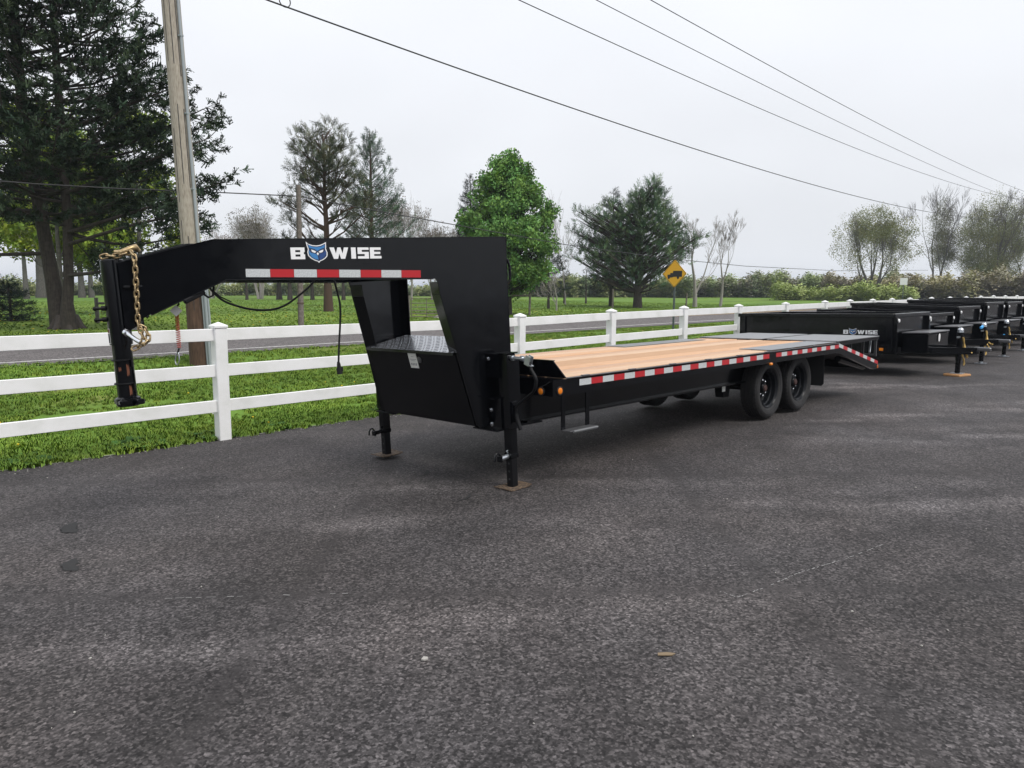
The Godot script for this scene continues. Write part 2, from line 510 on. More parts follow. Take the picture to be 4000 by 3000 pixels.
func make_ground() -> void:
	var big := noise(0.22, 21, 4)
	var mid := noise(0.9, 22, 3)
	var streak := noise(1.0, 23, 3)
	# pale dusty streaks: x, z, half length across, half depth, strength
	var pale := [[6.0, -11.6, 1.7, 0.30, 0.75], [4.9, -12.2, 1.0, 0.35, 0.6], [4.05, -8.45, 0.55, 0.09, 1.0], [4.7, -8.75, 0.5, 0.10, 0.7], [5.3, -7.3, 2.2, 0.55, 0.4], [6.8, -9.3, 1.6, 0.5, 0.3], [3.5, -5.3, 1.6, 0.35, 0.25], [-1.9, -5.6, 0.5, 0.14, 0.35], [-0.9, -5.6, 0.8, 0.2, 0.25], [-2.2, -3.9, 0.5, 0.2, 0.2], [1.2, -4.4, 1.2, 0.25, 0.25], [0.1, -3.2, 1.0, 0.35, 0.22], [-1.2, -4.6, 1.3, 0.16, 0.3], [0.5, -5.6, 1.4, 0.14, 0.3], [2.6, -4.9, 1.8, 0.20, 0.3], [-2.9, -5.0, 0.35, 0.07, 0.5], [3.2, -3.6, 0.9, 0.15, 0.25], [-1.5, -2.9, 0.7, 0.12, 0.25]]
	var lot_col := func(n: float, k: float) -> Color:
		var v := 0.90 + 0.26 * big.get_noise_2d(n * 1.4, k * 0.7) + 0.20 * mid.get_noise_2d(n, k) + 0.22 * streak.get_noise_2d(n * 2.2, k * 1.4)
		v += 0.25 * maxf(0.0, streak.get_noise_2d(n * 2.6, k * 0.45))
		var wp := at(n, k)
		for q in pale:
			var dx: float = (wp.x - q[0]) / q[2]
			var dz: float = (wp.z - q[1]) / q[3]
			if absf(dx) > 3.0 or absf(dz) > 3.0: continue
			var g := exp(-dx * dx - dz * dz)
			v += 2.2 * q[4] * g * clampf(0.45 + 2.6 * streak.get_noise_2d(wp.z * 2.6, wp.x * 0.8), 0, 1.8)
		v = clampf(v, 0.5, 2.1) * 0.43
		var warm := 0.03 * mid.get_noise_2d(n * 0.6 + 40.0, k * 0.6)
		return Color(v * (1.045 + warm), v * 0.985, v * (1.0 - warm))
	var kl: Array = [-400, -120, -40, -20] + steps(-10, 26, 0.12) + steps(27, 60, 1.5) + [80, 120, 400]
	var nl: Array = [-400, -120, -40] + steps(-14, -6, 0.5) + steps(-5.8, EDGE_N, 0.12)
	var lot := put("asphalt_lot", sheet(nl, kl, func(n, k): return ground_y(n), lot_col), mats.asphalt)
	structure(lot)
	# dark marks on the asphalt
	var dark := mat(0.013, 0.0125, 0.0125, 0.8)
	var marks := [[Vector3(-2.80, 0, -4.63), 0.16, PI, 0.10], [Vector3(-2.39, 0, -3.94), 0.145, PI, 0.085], [Vector3(-0.42, 0, -5.33), 0.2, -0.9, 0.03], [Vector3(-0.80, 0, -6.05), 0.16, -0.5, 0.045]]
	for q in marks:
		var b := MB.new()
		var prev: Array = []
		for i in 19:
			var t: float = lerpf(-1.0, 1.0, i / 18.0)
			var a: float = t * 1.05 + q[2]
			var wd: float = q[3] * 0.5 * (1.0 - pow(absf(t), 2.2)) * rnd(0.7, 1.2)
			var ra := Vector3(q[0].x, 0, q[0].z).normalized()
			var ta := Vector3(-ra.z, 0, ra.x)
			var u := ta * cos(a) * 0.55 + ra * sin(a)
			var c0: Vector3 = q[0] + u * q[1]
			var e := ta * wd
			var cur := [c0 - e, c0 + e]
			for m in 2: cur[m].y = ground_y(cur[m].dot(LH)) + 0.004
			if i > 0: b.quad(prev[0], prev[1], cur[1], cur[0], Vector3.UP)
			prev = cur
		var o := put("tyre_scuff", b, dark, lot)
	# pale scratches
	var scr := mat(0.22, 0.215, 0.21, 0.8)
	for path in [[Vector3(1.03, 0, -3.43), Vector3(1.091, 0, -3.354), Vector3(1.30, 0, -3.50), Vector3(1.522, 0, -3.673), Vector3(1.84, 0, -3.86), Vector3(2.16, 0, -4.09)], [Vector3(-1.75, 0, -3.42), Vector3(-1.3, 0, -3.44), Vector3(-0.78, 0, -3.46)]]:
		for i in path.size() - 1:
			var b := MB.new()
			var sg := 9
			for j in sg:
				if rng.randf() < 0.3: continue
				var p: Vector3 = path[i].lerp(path[i + 1], j / float(sg))
				var q: Vector3 = path[i].lerp(path[i + 1], (j + rnd(0.4, 0.95)) / float(sg))
				var s := (q - p).cross(Vector3.UP).normalized() * rnd(0.0015, 0.004)
				p += s * rnd(-1, 1); q += s * rnd(-1, 1)
				p.y = ground_y(p.dot(LH)) + 0.004; q.y = ground_y(q.dot(LH)) + 0.004
				b.quad(p - s, p + s, q + s, q - s, Vector3.UP)
			if b.v.size(): put("pale_scratch", b, scr, lot)
	# asphalt edge: a ragged pale lip
	var lip := MB.new()
	for i in 240:
		var k := -6.0 + i * 0.15
		var w0 := 0.012 + 0.014 * absf(mid.get_noise_1d(i * 3.0))
		var w1 := 0.012 + 0.014 * absf(mid.get_noise_1d(i * 3.0 + 3.0))
		lip.quad(at(EDGE_N - w0, k, ground_y(EDGE_N) + 0.006), at(EDGE_N - w1, k + 0.15, ground_y(EDGE_N) + 0.006), at(EDGE_N + 0.02, k + 0.15, ground_y(EDGE_N) + 0.002), at(EDGE_N + 0.02, k, ground_y(EDGE_N) + 0.002), Vector3.UP)
	put("lot_edge", lip, mat(0.30, 0.29, 0.27, 0.9), lot)
	# grass
	var gc := func(n: float, k: float) -> Color:
		var v := 1.0 + 0.45 * big.get_noise_2d(n * 0.9, k * 0.5)
		var dry := clampf(big.get_noise_2d(n * 1.7 + 90.0, k * 0.8) * 2.0 - 0.35, 0, 1)
		if n > 26.0:
			var y := clampf(0.4 + big.get_noise_2d(n * 0.25, k * 0.1), 0, 1)
			return Color(v * lerpf(0.9, 1.25, y), v * lerpf(0.95, 1.05, y), v) * 0.44
		return Color(v * lerpf(1.0, 2.6, dry), v * lerpf(1.0, 1.25, dry), v * lerpf(1.0, 2.6, dry)) * 0.40
	var gk: Array = [-6000, -1200, -300, -100, -40] + steps(-20, 60, 0.8) + steps(66, 200, 8) + [300, 1200, 6000]
	var gn: Array = steps(EDGE_N, 16.8, 0.45) + [18.0, 20.0, 22.0, 24.0, 26.0, 27.0] + steps(29, 60, 1.6) + steps(65, 130, 6) + [200, 300, 400, 900, 6000]
	structure(put("grass_field", sheet(gn, gk, func(n, k): return ground_y(n), gc), mats.grass_ground))
	# road and its markings
	var rk: Array = [-400, -100, -40] + steps(-20, 70, 3) + [100, 150, 250, 500, 900]
	var strip := func(n0: float, n1: float, lift: float, wob: float) -> MB:
		var b := MB.new()
		b.use_col = true
		for i in rk.size() - 1:
			var k0: float = rk[i]
			var k1: float = rk[i + 1]
			b.col = Color(1.0, 0.98, 0.98) if wob > 0 else Color.WHITE
			b.quad(at(n0 + road_n(k0), k0, -0.055 + lift), at(n0 + road_n(k1), k1, -0.055 + lift), at(n1 + road_n(k1), k1, -0.055 + lift), at(n1 + road_n(k0), k0, -0.055 + lift), Vector3.UP)
		return b
	var road := put("road", strip.call(16.05, 25.0, 0.012, 1.0), mats.road)
	structure(road)
	put("edge_line", strip.call(16.82, 16.94, 0.018, 0.0), mats.line_white, road)
	put("edge_line", strip.call(24.5, 24.62, 0.018, 0.0), mats.line_white, road)
	put("centre_line", strip.call(20.72, 20.84, 0.018, 0.0), mats.line_yellow, road)
	put("centre_line", strip.call(21.0, 21.12, 0.018, 0.0), mats.line_yellow, road)
	# far ridge
	var hb := MB.new()
	var hn := noise(0.0016, 31, 3)
	for i in 160:
		var a0 := TAU * i / 160.0
		var a1 := TAU * (i + 1) / 160.0
		for ring in 5:
			var q := []
			for e in [[a0, ring], [a1, ring], [a1, ring + 1], [a0, ring + 1]]:
				var R = 1500.0 + e[1] * 260.0
				var hh := [-8.2, -6.0, -4.0, -2.0, 1.0, 3.0]
				var p := Vector3(cos(e[0]) * R, 0, sin(e[0]) * R)
				p.y = hh[e[1]] + (3.0 + e[1]) * hn.get_noise_2d(p.x, p.z)
				q.append(p)
			hb.quad(q[0], q[1], q[2], q[3], Vector3.UP)
	structure(put("far_hills", hb, mats.hill))

func blade_tuft(h: float, w: float, cnt: int, sd: int) -> ArrayMesh:
	var r := RandomNumberGenerator.new(); r.seed = sd
	var b := MB.new()
	b.use_col = true
	for i in cnt:
		var a := r.randf() * TAU
		var d := Vector3(cos(a), 0, sin(a))
		var o := Vector3(r.randf_range(-1, 1), 0, r.randf_range(-1, 1)) * h * 0.5
		var s := d.cross(Vector3.UP) * w * r.randf_range(0.6, 1.2)
		var hh := h * r.randf_range(0.55, 1.15)
		var lean := d * hh * r.randf_range(0.15, 0.75)
		var m := o + lean * 0.35 + Vector3.UP * hh * 0.6
		var t := o + lean + Vector3.UP * hh
		var nn := (Vector3.UP + d * 0.3).normalized()
		b.tri(o - s, o + s, m + s * 0.7, nn, nn, nn)
		b.tri(o - s, m + s * 0.7, m - s * 0.7, nn, nn, nn)
		b.tri(m - s * 0.7, m + s * 0.7, t, nn, nn, nn)
	return b.mesh(mats.blade)

func scatter(called: String, ms: Mesh, xfs: Array, cols: Array, parent: Node = self) -> MultiMeshInstance3D:
	var mm := MultiMesh.new()
	mm.transform_format = MultiMesh.TRANSFORM_3D
	mm.use_colors = true
	mm.mesh = ms
	mm.instance_count = xfs.size()
	for i in xfs.size():
		mm.set_instance_transform(i, xfs[i])
		mm.set_instance_color(i, cols[i])
	var o := MultiMeshInstance3D.new()
	o.name = called
	o.multimesh = mm
	stuff(o)
	parent.add_child(o, true)
	return o

func make_grass() -> void:
	var patch := noise(0.35, 121, 3)
	var dryn := noise(0.5, 122, 3)
	for part in 2:
		var xfs := []
		var cols := []
		var cnt := 52000 if part == 0 else 30000
		for i in cnt:
			var n: float
			var k: float
			if part == 0:
				n = EDGE_N - 0.03 + pow(rng.randf(), 1.25) * 8.65 + 0.05 * patch.get_noise_1d(i * 0.37)
				k = -3.5 + pow(rng.randf(), 1.3) * 34.0
			else:
				n = 25.4 + pow(rng.randf(), 1.5) * 55.0
				k = -6.0 + rng.randf() * 75.0
				n += road_n(k)
			var v := patch.get_noise_2d(n, k)
			var dry := dryn.get_noise_2d(n * 1.6, k * 0.7)
			if part == 0 and n > 8.6 and dry > 0.33 and rng.randf() < 0.9: continue
			var sc := rnd(0.6, 1.25) * (1.0 + 0.35 * v)
			if part == 0 and n < EDGE_N + 0.2: sc *= 1.1
			if part == 1: sc *= 1.1
			var p := on_ground(n, k)
			xfs.append(Transform3D(Basis(Vector3.UP, rng.randf() * TAU).scaled(Vector3(sc, sc, sc)), p))
			var g := rnd(0.85, 1.15) * (1.0 + 0.45 * v)
			var yel := rnd(0.0, 0.5) + maxf(0, dry) * 0.8
			if part == 1:
				g = rnd(0.95, 1.06) * (1.0 + 0.22 * v)
				yel = 0.28 + 0.4 * v
			cols.append(Color(g * lerpf(0.14, 0.25, yel), g * lerpf(0.255, 0.32, yel), g * 0.042))
		var ms := blade_tuft(0.060, 0.0065, 11, 131) if part == 0 else blade_tuft(0.055, 0.012, 10, 132)
		var o := scatter("verge_grass" if part == 0 else "meadow_grass", ms, xfs, cols)
		tag(o, "short mown grass between the white fence and the road" if part == 0 else "longer meadow grass across the road under the trees", "grass")
	# broad-leaved weeds along the asphalt edge
	var wb := MB.new()
	wb.use_col = true
	var r := RandomNumberGenerator.new(); r.seed = 77
	for i in 12:
		var a := r.randf() * TAU
		var d := Vector3(cos(a), r.randf_range(0.2, 0.9), sin(a)).normalized()
		var s := d.cross(Vector3.UP).normalized() * 0.022
		var L := r.randf_range(0.05, 0.11)
		wb.tri(d * 0.01, d * L * 0.6 + s, d * L * 0.6 - s, Vector3.UP, Vector3.UP, Vector3.UP)
		wb.tri(d * L * 0.6 + s, d * L * 0.6 - s, d * L + Vector3.DOWN * 0.01, Vector3.UP, Vector3.UP, Vector3.UP)
	var wx := []
	var wc := []
	for i in 800:
		var k := -3.0 + rng.randf() * 14.0
		if patch.get_noise_1d(k * 3.0) < -0.12: continue
		var n := EDGE_N + 0.03 + pow(rng.randf(), 2.0) * 0.6
		var sc := rnd(0.5, 1.3)
		wx.append(Transform3D(Basis(Vector3.UP, rng.randf() * TAU).scaled(Vector3.ONE * sc), on_ground(n, k)))
		var g := rnd(0.7, 1.2)
		wc.append(Color(0.05 * g, 0.12 * g, 0.022 * g))
	tag(scatter("edge_weeds", wb.mesh(mats.blade), wx, wc), "low broad-leaved weeds along the edge of the asphalt", "weeds")
	# dandelions
	var db := MB.new()
	db.use_col = true
	db.lathe([Vector2(0.0, 0.055), Vector2(0.016, 0.06), Vector2(0.02, 0.066), Vector2(0.0, 0.075)], 7)
	var dx := []
	var dc := []
	for i in 420:
		var n := EDGE_N + 0.1 + rng.randf() * 3.5 if i < 40 else 26.0 + rng.randf() * 24.0
		var k := -2.0 + rng.randf() * 14.0 if i < 40 else rng.randf() * 40.0
		var sc := rnd(0.5, 0.8) if i < 40 else rnd(1.2, 2.2)
		dx.append(Transform3D(Basis().scaled(Vector3(sc, 1.2, sc)), on_ground(n, k)))
		dc.append(Color(0.62, 0.45, 0.03) if rng.randf() < 0.85 else Color(0.5, 0.5, 0.48))
	tag(scatter("dandelions", db.mesh(mats.blade), dx, dc), "small yellow dandelion heads dotted through the grass", "flowers")

# ---------------------------------------------------------------- fence
func make_fence() -> void:
	var ks := [-9.3, -6.9, -4.5, -2.1]
	var rel := [0.0, 2.40, 4.63, 6.94, 9.33, 11.61, 14.02, 16.48, 18.32, 20.21, 22.04, 23.93, 26.51, 29.05, 31.58, 34.15, 36.67, 39.29, 42.14, 44.7, 47.3, 49.9, 52.4]
	var hh := [1.25, 1.25, 1.25, 1.28, 1.30, 1.31, 1.33, 1.35, 1.365, 1.37, 1.38, 1.39, 1.395, 1.40, 1.40, 1.42, 1.43, 1.42, 1.42, 1.42, 1.42, 1.42, 1.42]
	var pos := []
	var tops := []
	for i in range(4, 0, -1):
		pos.append(fence_at(-2.42 * i)); tops.append(1.25)
	for i in rel.size():
		pos.append(fence_at(rel[i])); tops.append(hh[i])
	var f := thing("white_fence", "long white vinyl three-rail fence beside the asphalt lot", "fence", Transform3D(Basis(), pos[4]))
	var o: Vector3 = pos[4]
	for i in pos.size():
		var p: Vector3 = pos[i] - o
		var h: float = tops[i] - 0.055
		var dirv: Vector3 = (pos[mini(i + 1, pos.size() - 1)] - pos[maxi(i - 1, 0)])
		dirv.y = 0
		var bs := Basis(dirv.normalized(), Vector3.UP, dirv.normalized().cross(Vector3.UP))
		var b := MB.new()
		b.box(p + Vector3.UP * (h * 0.5 - 0.06), Vector3(0.128, h + 0.12, 0.128), bs, 0.006)
		var post := put("post", b, mats.vinyl, f)
		var cb := MB.new()
		cb.box(p + Vector3.UP * (h + 0.014), Vector3(0.146, 0.028, 0.146), bs, 0.004)
		var tip := p + Vector3.UP * (h + 0.062)
		var cs := []
		for q in [[-1, -1], [1, -1], [1, 1], [-1, 1]]:
			cs.append(p + Vector3.UP * (h + 0.0285) + bs * Vector3(q[0] * 0.066, 0, q[1] * 0.066))
		for q in 4: cb.ftri(cs[q], cs[(q + 1) % 4], tip, cs[q] + cs[(q + 1) % 4] - 2.0 * p - Vector3.UP * h)
		put("cap", cb, mats.vinyl, post)
		if i == pos.size() - 1: continue
		var p2: Vector3 = pos[i + 1] - o
		for lv in [[1.123, 0.0], [0.744, 0.33], [0.366, 0.62]]:
			var y0: float = lv[0] + (tops[i] - 1.25) - (0.0 if i > 3 else 0.0)
			var y1: float = lv[0] + (tops[i + 1] - 1.25)
			var a := p + Vector3.UP * y0
			var c := p2 + Vector3.UP * y1
			var dd := (c - a)
			var inset := dd.normalized() * 0.055
			a += inset; c -= inset
			var rb := MB.new()
			var x := (c - a).normalized()
			var z := x.cross(Vector3.UP).normalized()
			var yb := z.cross(x)
			rb.box((a + c) * 0.5, Vector3((c - a).length(), 0.127, 0.040), Basis(x, yb, z), 0.004)
			put("rail", rb, mats.vinyl, f)

func fence_at(rel: float) -> Vector3:
	# posts stand along the edge of the asphalt
	var a := 0.7792 - 0.0139
	var p := Vector3(-3.093, 0, -7.700) + Vector3(sin(a), 0, -cos(a)) * rel
	p.y = ground_y(p.dot(LH))
	return p

# ---------------------------------------------------------------- poles, wires
func make_poles() -> void:
	var base := Vector3(-6.30, -0.19, -14.72)
	var lean := Vector3(-0.022, 1, 0.024)
	var p := thing("utility_pole", "tall weathered wooden utility pole with grey conduit behind the fence", "utility pole", Transform3D(Basis(), base))
	var b := MB.new()
	var pts := []
	var rad := []
	for i in 16:
		var h := 2.0 + i * 0.75
		pts.append(lean * h); rad.append(lerpf(0.185, 0.14, i / 15.0))
	b.tube(pts, rad, 18)
	put("shaft", b, mats.pole_wood, p)
	b = MB.new()
	b.tube([Vector3(0, -0.2, 0), lean * 1.0, lean * 2.0], [0.205, 0.193, 0.186], 18)
	put("weathered_base", b, mats.pole_base, p)
	# long drying cracks
	var ck := MB.new()
	for a in [0.15, 0.75, 1.35, 2.0, 2.5]:
		for seg in 5:
			var h0 := 1.0 + seg * 2.2 + rnd(0, 0.5)
			var h1 := h0 + rnd(1.3, 2.1)
			var u := Vector3(cos(a), 0, sin(a))
			var w := u.cross(Vector3.UP) * 0.006
			var r0 := lerpf(0.186, 0.14, clampf((h0 - 2) / 11.0, 0, 1)) + 0.0035
			var r1 := lerpf(0.186, 0.14, clampf((h1 - 2) / 11.0, 0, 1)) + 0.0035
			ck.quad(lean * h0 + u * r0 - w, lean * h0 + u * r0 + w, lean * h1 + u * r1 + w, lean * h1 + u * r1 - w, u)
	put("crack", ck, mats.ink, p)
	b = MB.new()
	var side := Vector3(0.86, 0, 0.5).normalized()
	b.tube([side * 0.235 + Vector3(0, -0.1, 0), side * 0.228 + lean * 3.0, side * 0.205 + lean * 8.0, side * 0.19 + lean * 12.5], [0.028, 0.028, 0.026, 0.026], 10)
	for i in 9:
		b.box(side * (0.215 - i * 0.004) + lean * (0.7 + i * 1.4), Vector3(0.09, 0.03, 0.07), Basis(Vector3.UP, -0.53))
	put("conduit", b, mats.conduit, p)
	b = MB.new()
	b.tube([side * 0.31 + Vector3(0, -0.1, 0), side * 0.305 + lean * 1.55], [0.03], 10)
	b.tube([side * 0.305 + lean * 1.5, side * 0.305 + lean * 1.62], [0.038, 0.038], 10)
	b.tube([side * 0.30 + Vector3(0.07, -0.1, 0.0), side * 0.285 + Vector3(0.06, 0, 0) + lean * 1.75], [0.02], 8)
	put("short_pipe", b, mats.conduit, p)
	# second pole
	var b2 := Vector3(-8.05, -0.06, -27.9)
	var s2 := thing("wooden_pole", "short grey wooden pole across the road left of the pines", "utility pole", Transform3D(Basis(), b2))
	b = MB.new()
	b.tube([Vector3(0, -0.2, 0), Vector3(0.03, 2.6, 0), Vector3(0.07, 5.25, 0)], [0.115, 0.105, 0.09], 12)
	put("shaft", b, mats.wood_post, s2)
	b = MB.new()
	b.tube([Vector3(0, 0.86, 0), Vector3(0, 0.92, 0)], [0.135, 0.135], 12)
	put("band", b, mats.rust, s2)
	# far pole that carries the wires on, just outside the picture
	var rd := (EH + LH * 0.036).normalized()
	var b3 := base + rd * 118.0
	b3.y = -0.1
	var s3 := thing("utility_pole", "far wooden utility pole carrying the wires on to the right", "utility pole", Transform3D(Basis(), b3))
	b = MB.new()
	b.tube([Vector3(0, -0.2, 0), Vector3(0, 13.5, 0)], [0.2, 0.14], 12)
	put("shaft", b, mats.pole_wood, s3)
	b = MB.new()
	b.box(Vector3(0, 13.0, 0), Vector3(0.12, 0.12, 2.6), Basis(Vector3.UP, atan2(-rd.z, rd.x)))
	put("crossarm", b, mats.pole_wood, s3)
	# crossarm of the near pole, above the frame
	b = MB.new()
	b.box(lean * 11.6, Vector3(0.12, 0.12, 2.5), Basis(Vector3.UP, atan2(-rd.z, rd.x)))
	put("crossarm", b, mats.pole_wood, p)
	# wires (k along the road, y height)
	var side_n := Vector3(-rd.z, 0, rd.x).normalized()
	var defs := [
		["thick_cable", "thick black cable, lowest of the four sagging from the utility pole", 0.2, 6.66, 30.0, 0.00072, 0.018],
		["power_wire", "thin power wire second lowest of the four over the lot", 0.0, 9.3, 27.0, 0.0005, 0.014],
		["power_wire", "thin power wire third of the four running to upper right", -1.0, 10.92, 38.0, 0.00027, 0.014],
		["power_wire", "thin power wire rightmost of the four at the top edge", 1.0, 10.58, 28.0, 0.00032, 0.014]]
	for d in defs:
		var w := MB.new()
		var pts2 := []
		for i in 61:
			var k := pow(i / 60.0, 1.6) * 118.0
			var q: Vector3 = base + rd * k + side_n * d[2]
			q.y = d[3] + pow(k - d[4], 2.0) * d[5]
			pts2.append(q)
		w.tube(pts2, [d[6]], 5)
		var o := put(d[0], w, mats.cable)
		tag(o, d[1], "wire")
	# the loop near the pole
	var lw := MB.new()
	var lp := []
	for i in 15:
		var t := TAU * i / 14.0 + 2.2
		lp.append(base + rd * (2.05 + 0.13 * cos(t)) + side_n * 0.2 + Vector3(0, 7.52 + 0.12 * sin(t), 0))
	lw.tube(lp, [0.012], 5, false)
	tag(put("cable_loop", lw, mats.cable), "small loop of slack cable at the top of the sky", "cable")
	var fw := MB.new()
	var fp := []
	var fk := [[-60.0, 3.9], [-30.0, 3.95], [-8.45, 4.35], [-6.1, 4.45], [-2.96, 4.64], [0.1, 4.80], [4.0, 4.52], [8.4, 4.25], [15.96, 3.77], [26.57, 3.38], [37.8, 3.18], [57.2, 3.24], [90.0, 4.0]]
	for q in fk:
		fp.append(b2 + rd * q[0] + Vector3.UP * (q[1] + 0.06))
	fw.tube(fp, [0.02], 5)
	tag(put("roadside_wire", fw, mats.cable), "thin dark wire across the road in front of the trees", "wire")

# ---------------------------------------------------------------- signs, gate
func make_hall() -> void:
	# the hall whose dark wall shows in the gloss of the neck plates
	var q := Vector3(14.6, 0.25, 16.6)
	var f := Vector3(-0.66, 0, -0.75).normalized()
	var h := thing("sales_hall", "dark metal-clad sales hall behind the camera, mirrored in the neck paint", "building", Transform3D(Basis(Vector3.UP.cross(f), Vector3.UP, f), q))
	var wallm := mat(0.035, 0.036, 0.04, 0.6)
	var b := MB.new()
	b.box(Vector3(0, 2.9, -4.0), Vector3(9.0, 6.4, 8.0))
	for i in 30: b.box(Vector3(-4.35 + i * 0.3, 2.9, 0.012), Vector3(0.06, 6.4, 0.03))
	put("wall", b, wallm, h)
	b = MB.new()
	b.prism(PackedVector2Array([Vector2(-5.0, 6.0), Vector2(0, 7.4), Vector2(5.0, 6.0), Vector2(5.0, 6.2), Vector2(0, 7.6), Vector2(-5.0, 6.2)]), -8.4, 0.4)
	b.prism(PackedVector2Array([Vector2(-4.5, 6.1), Vector2(4.5, 6.1), Vector2(0, 7.36)]), -7.9, -0.02)
	put("roof", b, wallm, h)
	b = MB.new()
	b.box(Vector3(-1.6, 1.9, 0.04), Vector3(3.8, 4.2, 0.06))
	put("door", b, mat(0.09, 0.09, 0.1, 0.5), h)

func make_roadside() -> void:
	var sp := Vector3(6.19, -0.12, -28.25)
	var face := (-EH).normalized()
	var bs := Basis(Vector3.UP.cross(face), Vector3.UP, face)
	var s := thing("truck_warning_sign", "yellow diamond truck warning sign on a post beside the road", "road sign", Transform3D(bs, sp))
	var b := MB.new()
	b.box(Vector3(0, 1.15, -0.035), Vector3(0.075, 2.5, 0.04), Basis(), 0.004)
	put("post", b, mats.sign_post, s)
	var cy := 2.14
	var dia := func(r: float) -> PackedVector2Array:
		var o := PackedVector2Array()
		for i in 4:
			var c := Vector2(r, 0).rotated(i * PI / 2)
			var e := Vector2(r, 0).rotated((i + 1) * PI / 2)
			o.append(c.lerp(e, 0.05)); o.append(c.lerp(e, 0.95))
		return o
	b = MB.new()
	b.prism(dia.call(0.535), -0.012, 0.0, Transform3D(Basis(), Vector3(0, cy, 0)))
	put("panel", b, mats.sign_yellow, s)
	b = MB.new()
	var o1: PackedVector2Array = dia.call(0.515)
	var i1: PackedVector2Array = dia.call(0.497)
	for i in 8:
		var j := (i + 1) % 8
		b.quad(Vector3(o1[i].x, o1[i].y + cy, 0.003), Vector3(o1[j].x, o1[j].y + cy, 0.003), Vector3(i1[j].x, i1[j].y + cy, 0.003), Vector3(i1[i].x, i1[i].y + cy, 0.003), Vector3.BACK)
	put("border", b, mats.ink, s)
	b = MB.new()
	var px := [[530, 740], [610, 740], [615, 690], [690, 690], [705, 625], [970, 625], [970, 810], [885, 812], [880, 860], [850, 882], [820, 860], [815, 808], [700, 812], [680, 828], [610, 832], [600, 860], [565, 882], [545, 860], [530, 810]]
	var poly := PackedVector2Array()
	for q in px: poly.append(Vector2((q[0] - 742) / 435.0 * 0.535 * 1.18, -(q[1] - 712) / 435.0 * 0.535 + cy))
	b.prism(poly, 0.001, 0.004)
	put("truck_symbol", b, mats.ink, s)
	# small far sign
	var q2 := Vector3(53.0, -0.06, -100.0)
	var s2 := thing("small_white_sign", "small white sign seen far beyond the dump trailers", "road sign", Transform3D(Basis(Vector3.UP, -0.5), q2))
	b = MB.new()
	b.tube([Vector3(0, 0, -0.05), Vector3(0, 2.9, -0.05)], [0.06], 6)
	put("post", b, mats.sign_post, s2)
	b = MB.new()
	b.box(Vector3(0, 2.7, 0), Vector3(0.9, 0.95, 0.04))
	put("panel", b, mats.white, s2)
	# field gate
	var g0 := Vector3(-5.03, -0.06, -35.7)
	var g1 := Vector3(-2.4, -0.06, -36.1)
	var gx := (g1 - g0).normalized()
	var gb := Basis(gx, Vector3.UP, gx.cross(Vector3.UP))
	var g := thing("field_gate", "rusty tubular steel field gate of six bars across the road", "gate", Transform3D(gb, g0))
	for i in 6:
		b = MB.new()
		var y: float = 0.10 + [0.0, 0.14, 0.29, 0.46, 0.65, 0.90][i]
		b.tube([Vector3(0.12, y, 0), Vector3(2.75, y, 0)], [0.022], 6)
		put("bar", b, mats.gate_steel, g)
	for x in [0.12, 0.85, 1.7, 2.75]:
		b = MB.new()
		b.tube([Vector3(x, 0.08, 0.01), Vector3(x, 1.02, 0.01)], [0.02], 6)
		put("upright", b, mats.gate_steel, g)
	b = MB.new()
	b.tube([Vector3(-0.02, -0.1, 0), Vector3(0, 1.12, 0)], [0.075, 0.07], 8)
	put("gate_post", b, mats.wood_post, g)
	# pale stone by the gate
	b = MB.new()
	b.lathe([Vector2(0.0, -0.02), Vector2(0.26, -0.02), Vector2(0.24, 0.05), Vector2(0.12, 0.11), Vector2(0, 0.12)], 9, Transform3D(Basis().scaled(Vector3(1.2, 1, 0.7)), Vector3(-3.7, -0.06, -36.9)))
	tag(put("pale_stone", b, mats.stone), "pale flat stone lying in front of the field gate", "stone")
	# post and rail pieces
	var hp := thing("post_and_rail", "weathered post and rail brace beside the bright green maple", "fence", Transform3D(Basis(), Vector3(0.95, -0.06, -41.0)))
	b = MB.new(); b.tube([Vector3(0, -0.1, 0), Vector3(0.03, 1.25, 0)], [0.06], 7); put("post", b, mats.wood_post, hp)
	b = MB.new(); b.tube([Vector3(-1.5, -0.1, -0.1), Vector3(-1.5, 1.2, -0.1)], [0.06], 7); put("post", b, mats.wood_post, hp)
	b = MB.new(); b.tube([Vector3(-1.5, 1.08, -0.1), Vector3(0.0, 1.10, 0)], [0.045], 7); put("rail", b, mats.wood_post, hp)
	var lp := thing("post_and_rail", "dark wooden post and rail left of the gooseneck coupler", "fence", Transform3D(Basis(), Vector3(-16.9, -0.06, -29.85)))
	b = MB.new(); b.tube([Vector3(0, -0.1, 0), Vector3(0, 1.02, 0)], [0.075], 7); put("post", b, mats.bark_grey, lp)
	b = MB.new(); b.tube([Vector3(1.9, -0.1, 0.3), Vector3(1.9, 1.1, 0.3)], [0.07], 7); put("post", b, mats.bark_grey, lp)
	b = MB.new(); b.tube([Vector3(0, 0.80, 0), Vector3(1.9, 0.82, 0.3)], [0.05], 7); put("rail", b, mats.bark_grey, lp)
	var n := 0
	for q in [[Vector3(7.88, -0.06, -57.9), 1.5, "thin grey wooden post in the field left of the white pine"], [Vector3(14.3, -0.06, -60.5), 1.2, "short pale wooden post in the field right of the warning sign"]]:
		b = MB.new()
		b.tube([Vector3.ZERO, Vector3(0.02, q[1], 0)], [0.07, 0.065], 7)
		var o := put("field_post", b, mats.wood_post)
		o.position = q[0]
		tag(o, q[2], "post")
	# bits of litter and gravel on the asphalt
	var gp := MB.new()
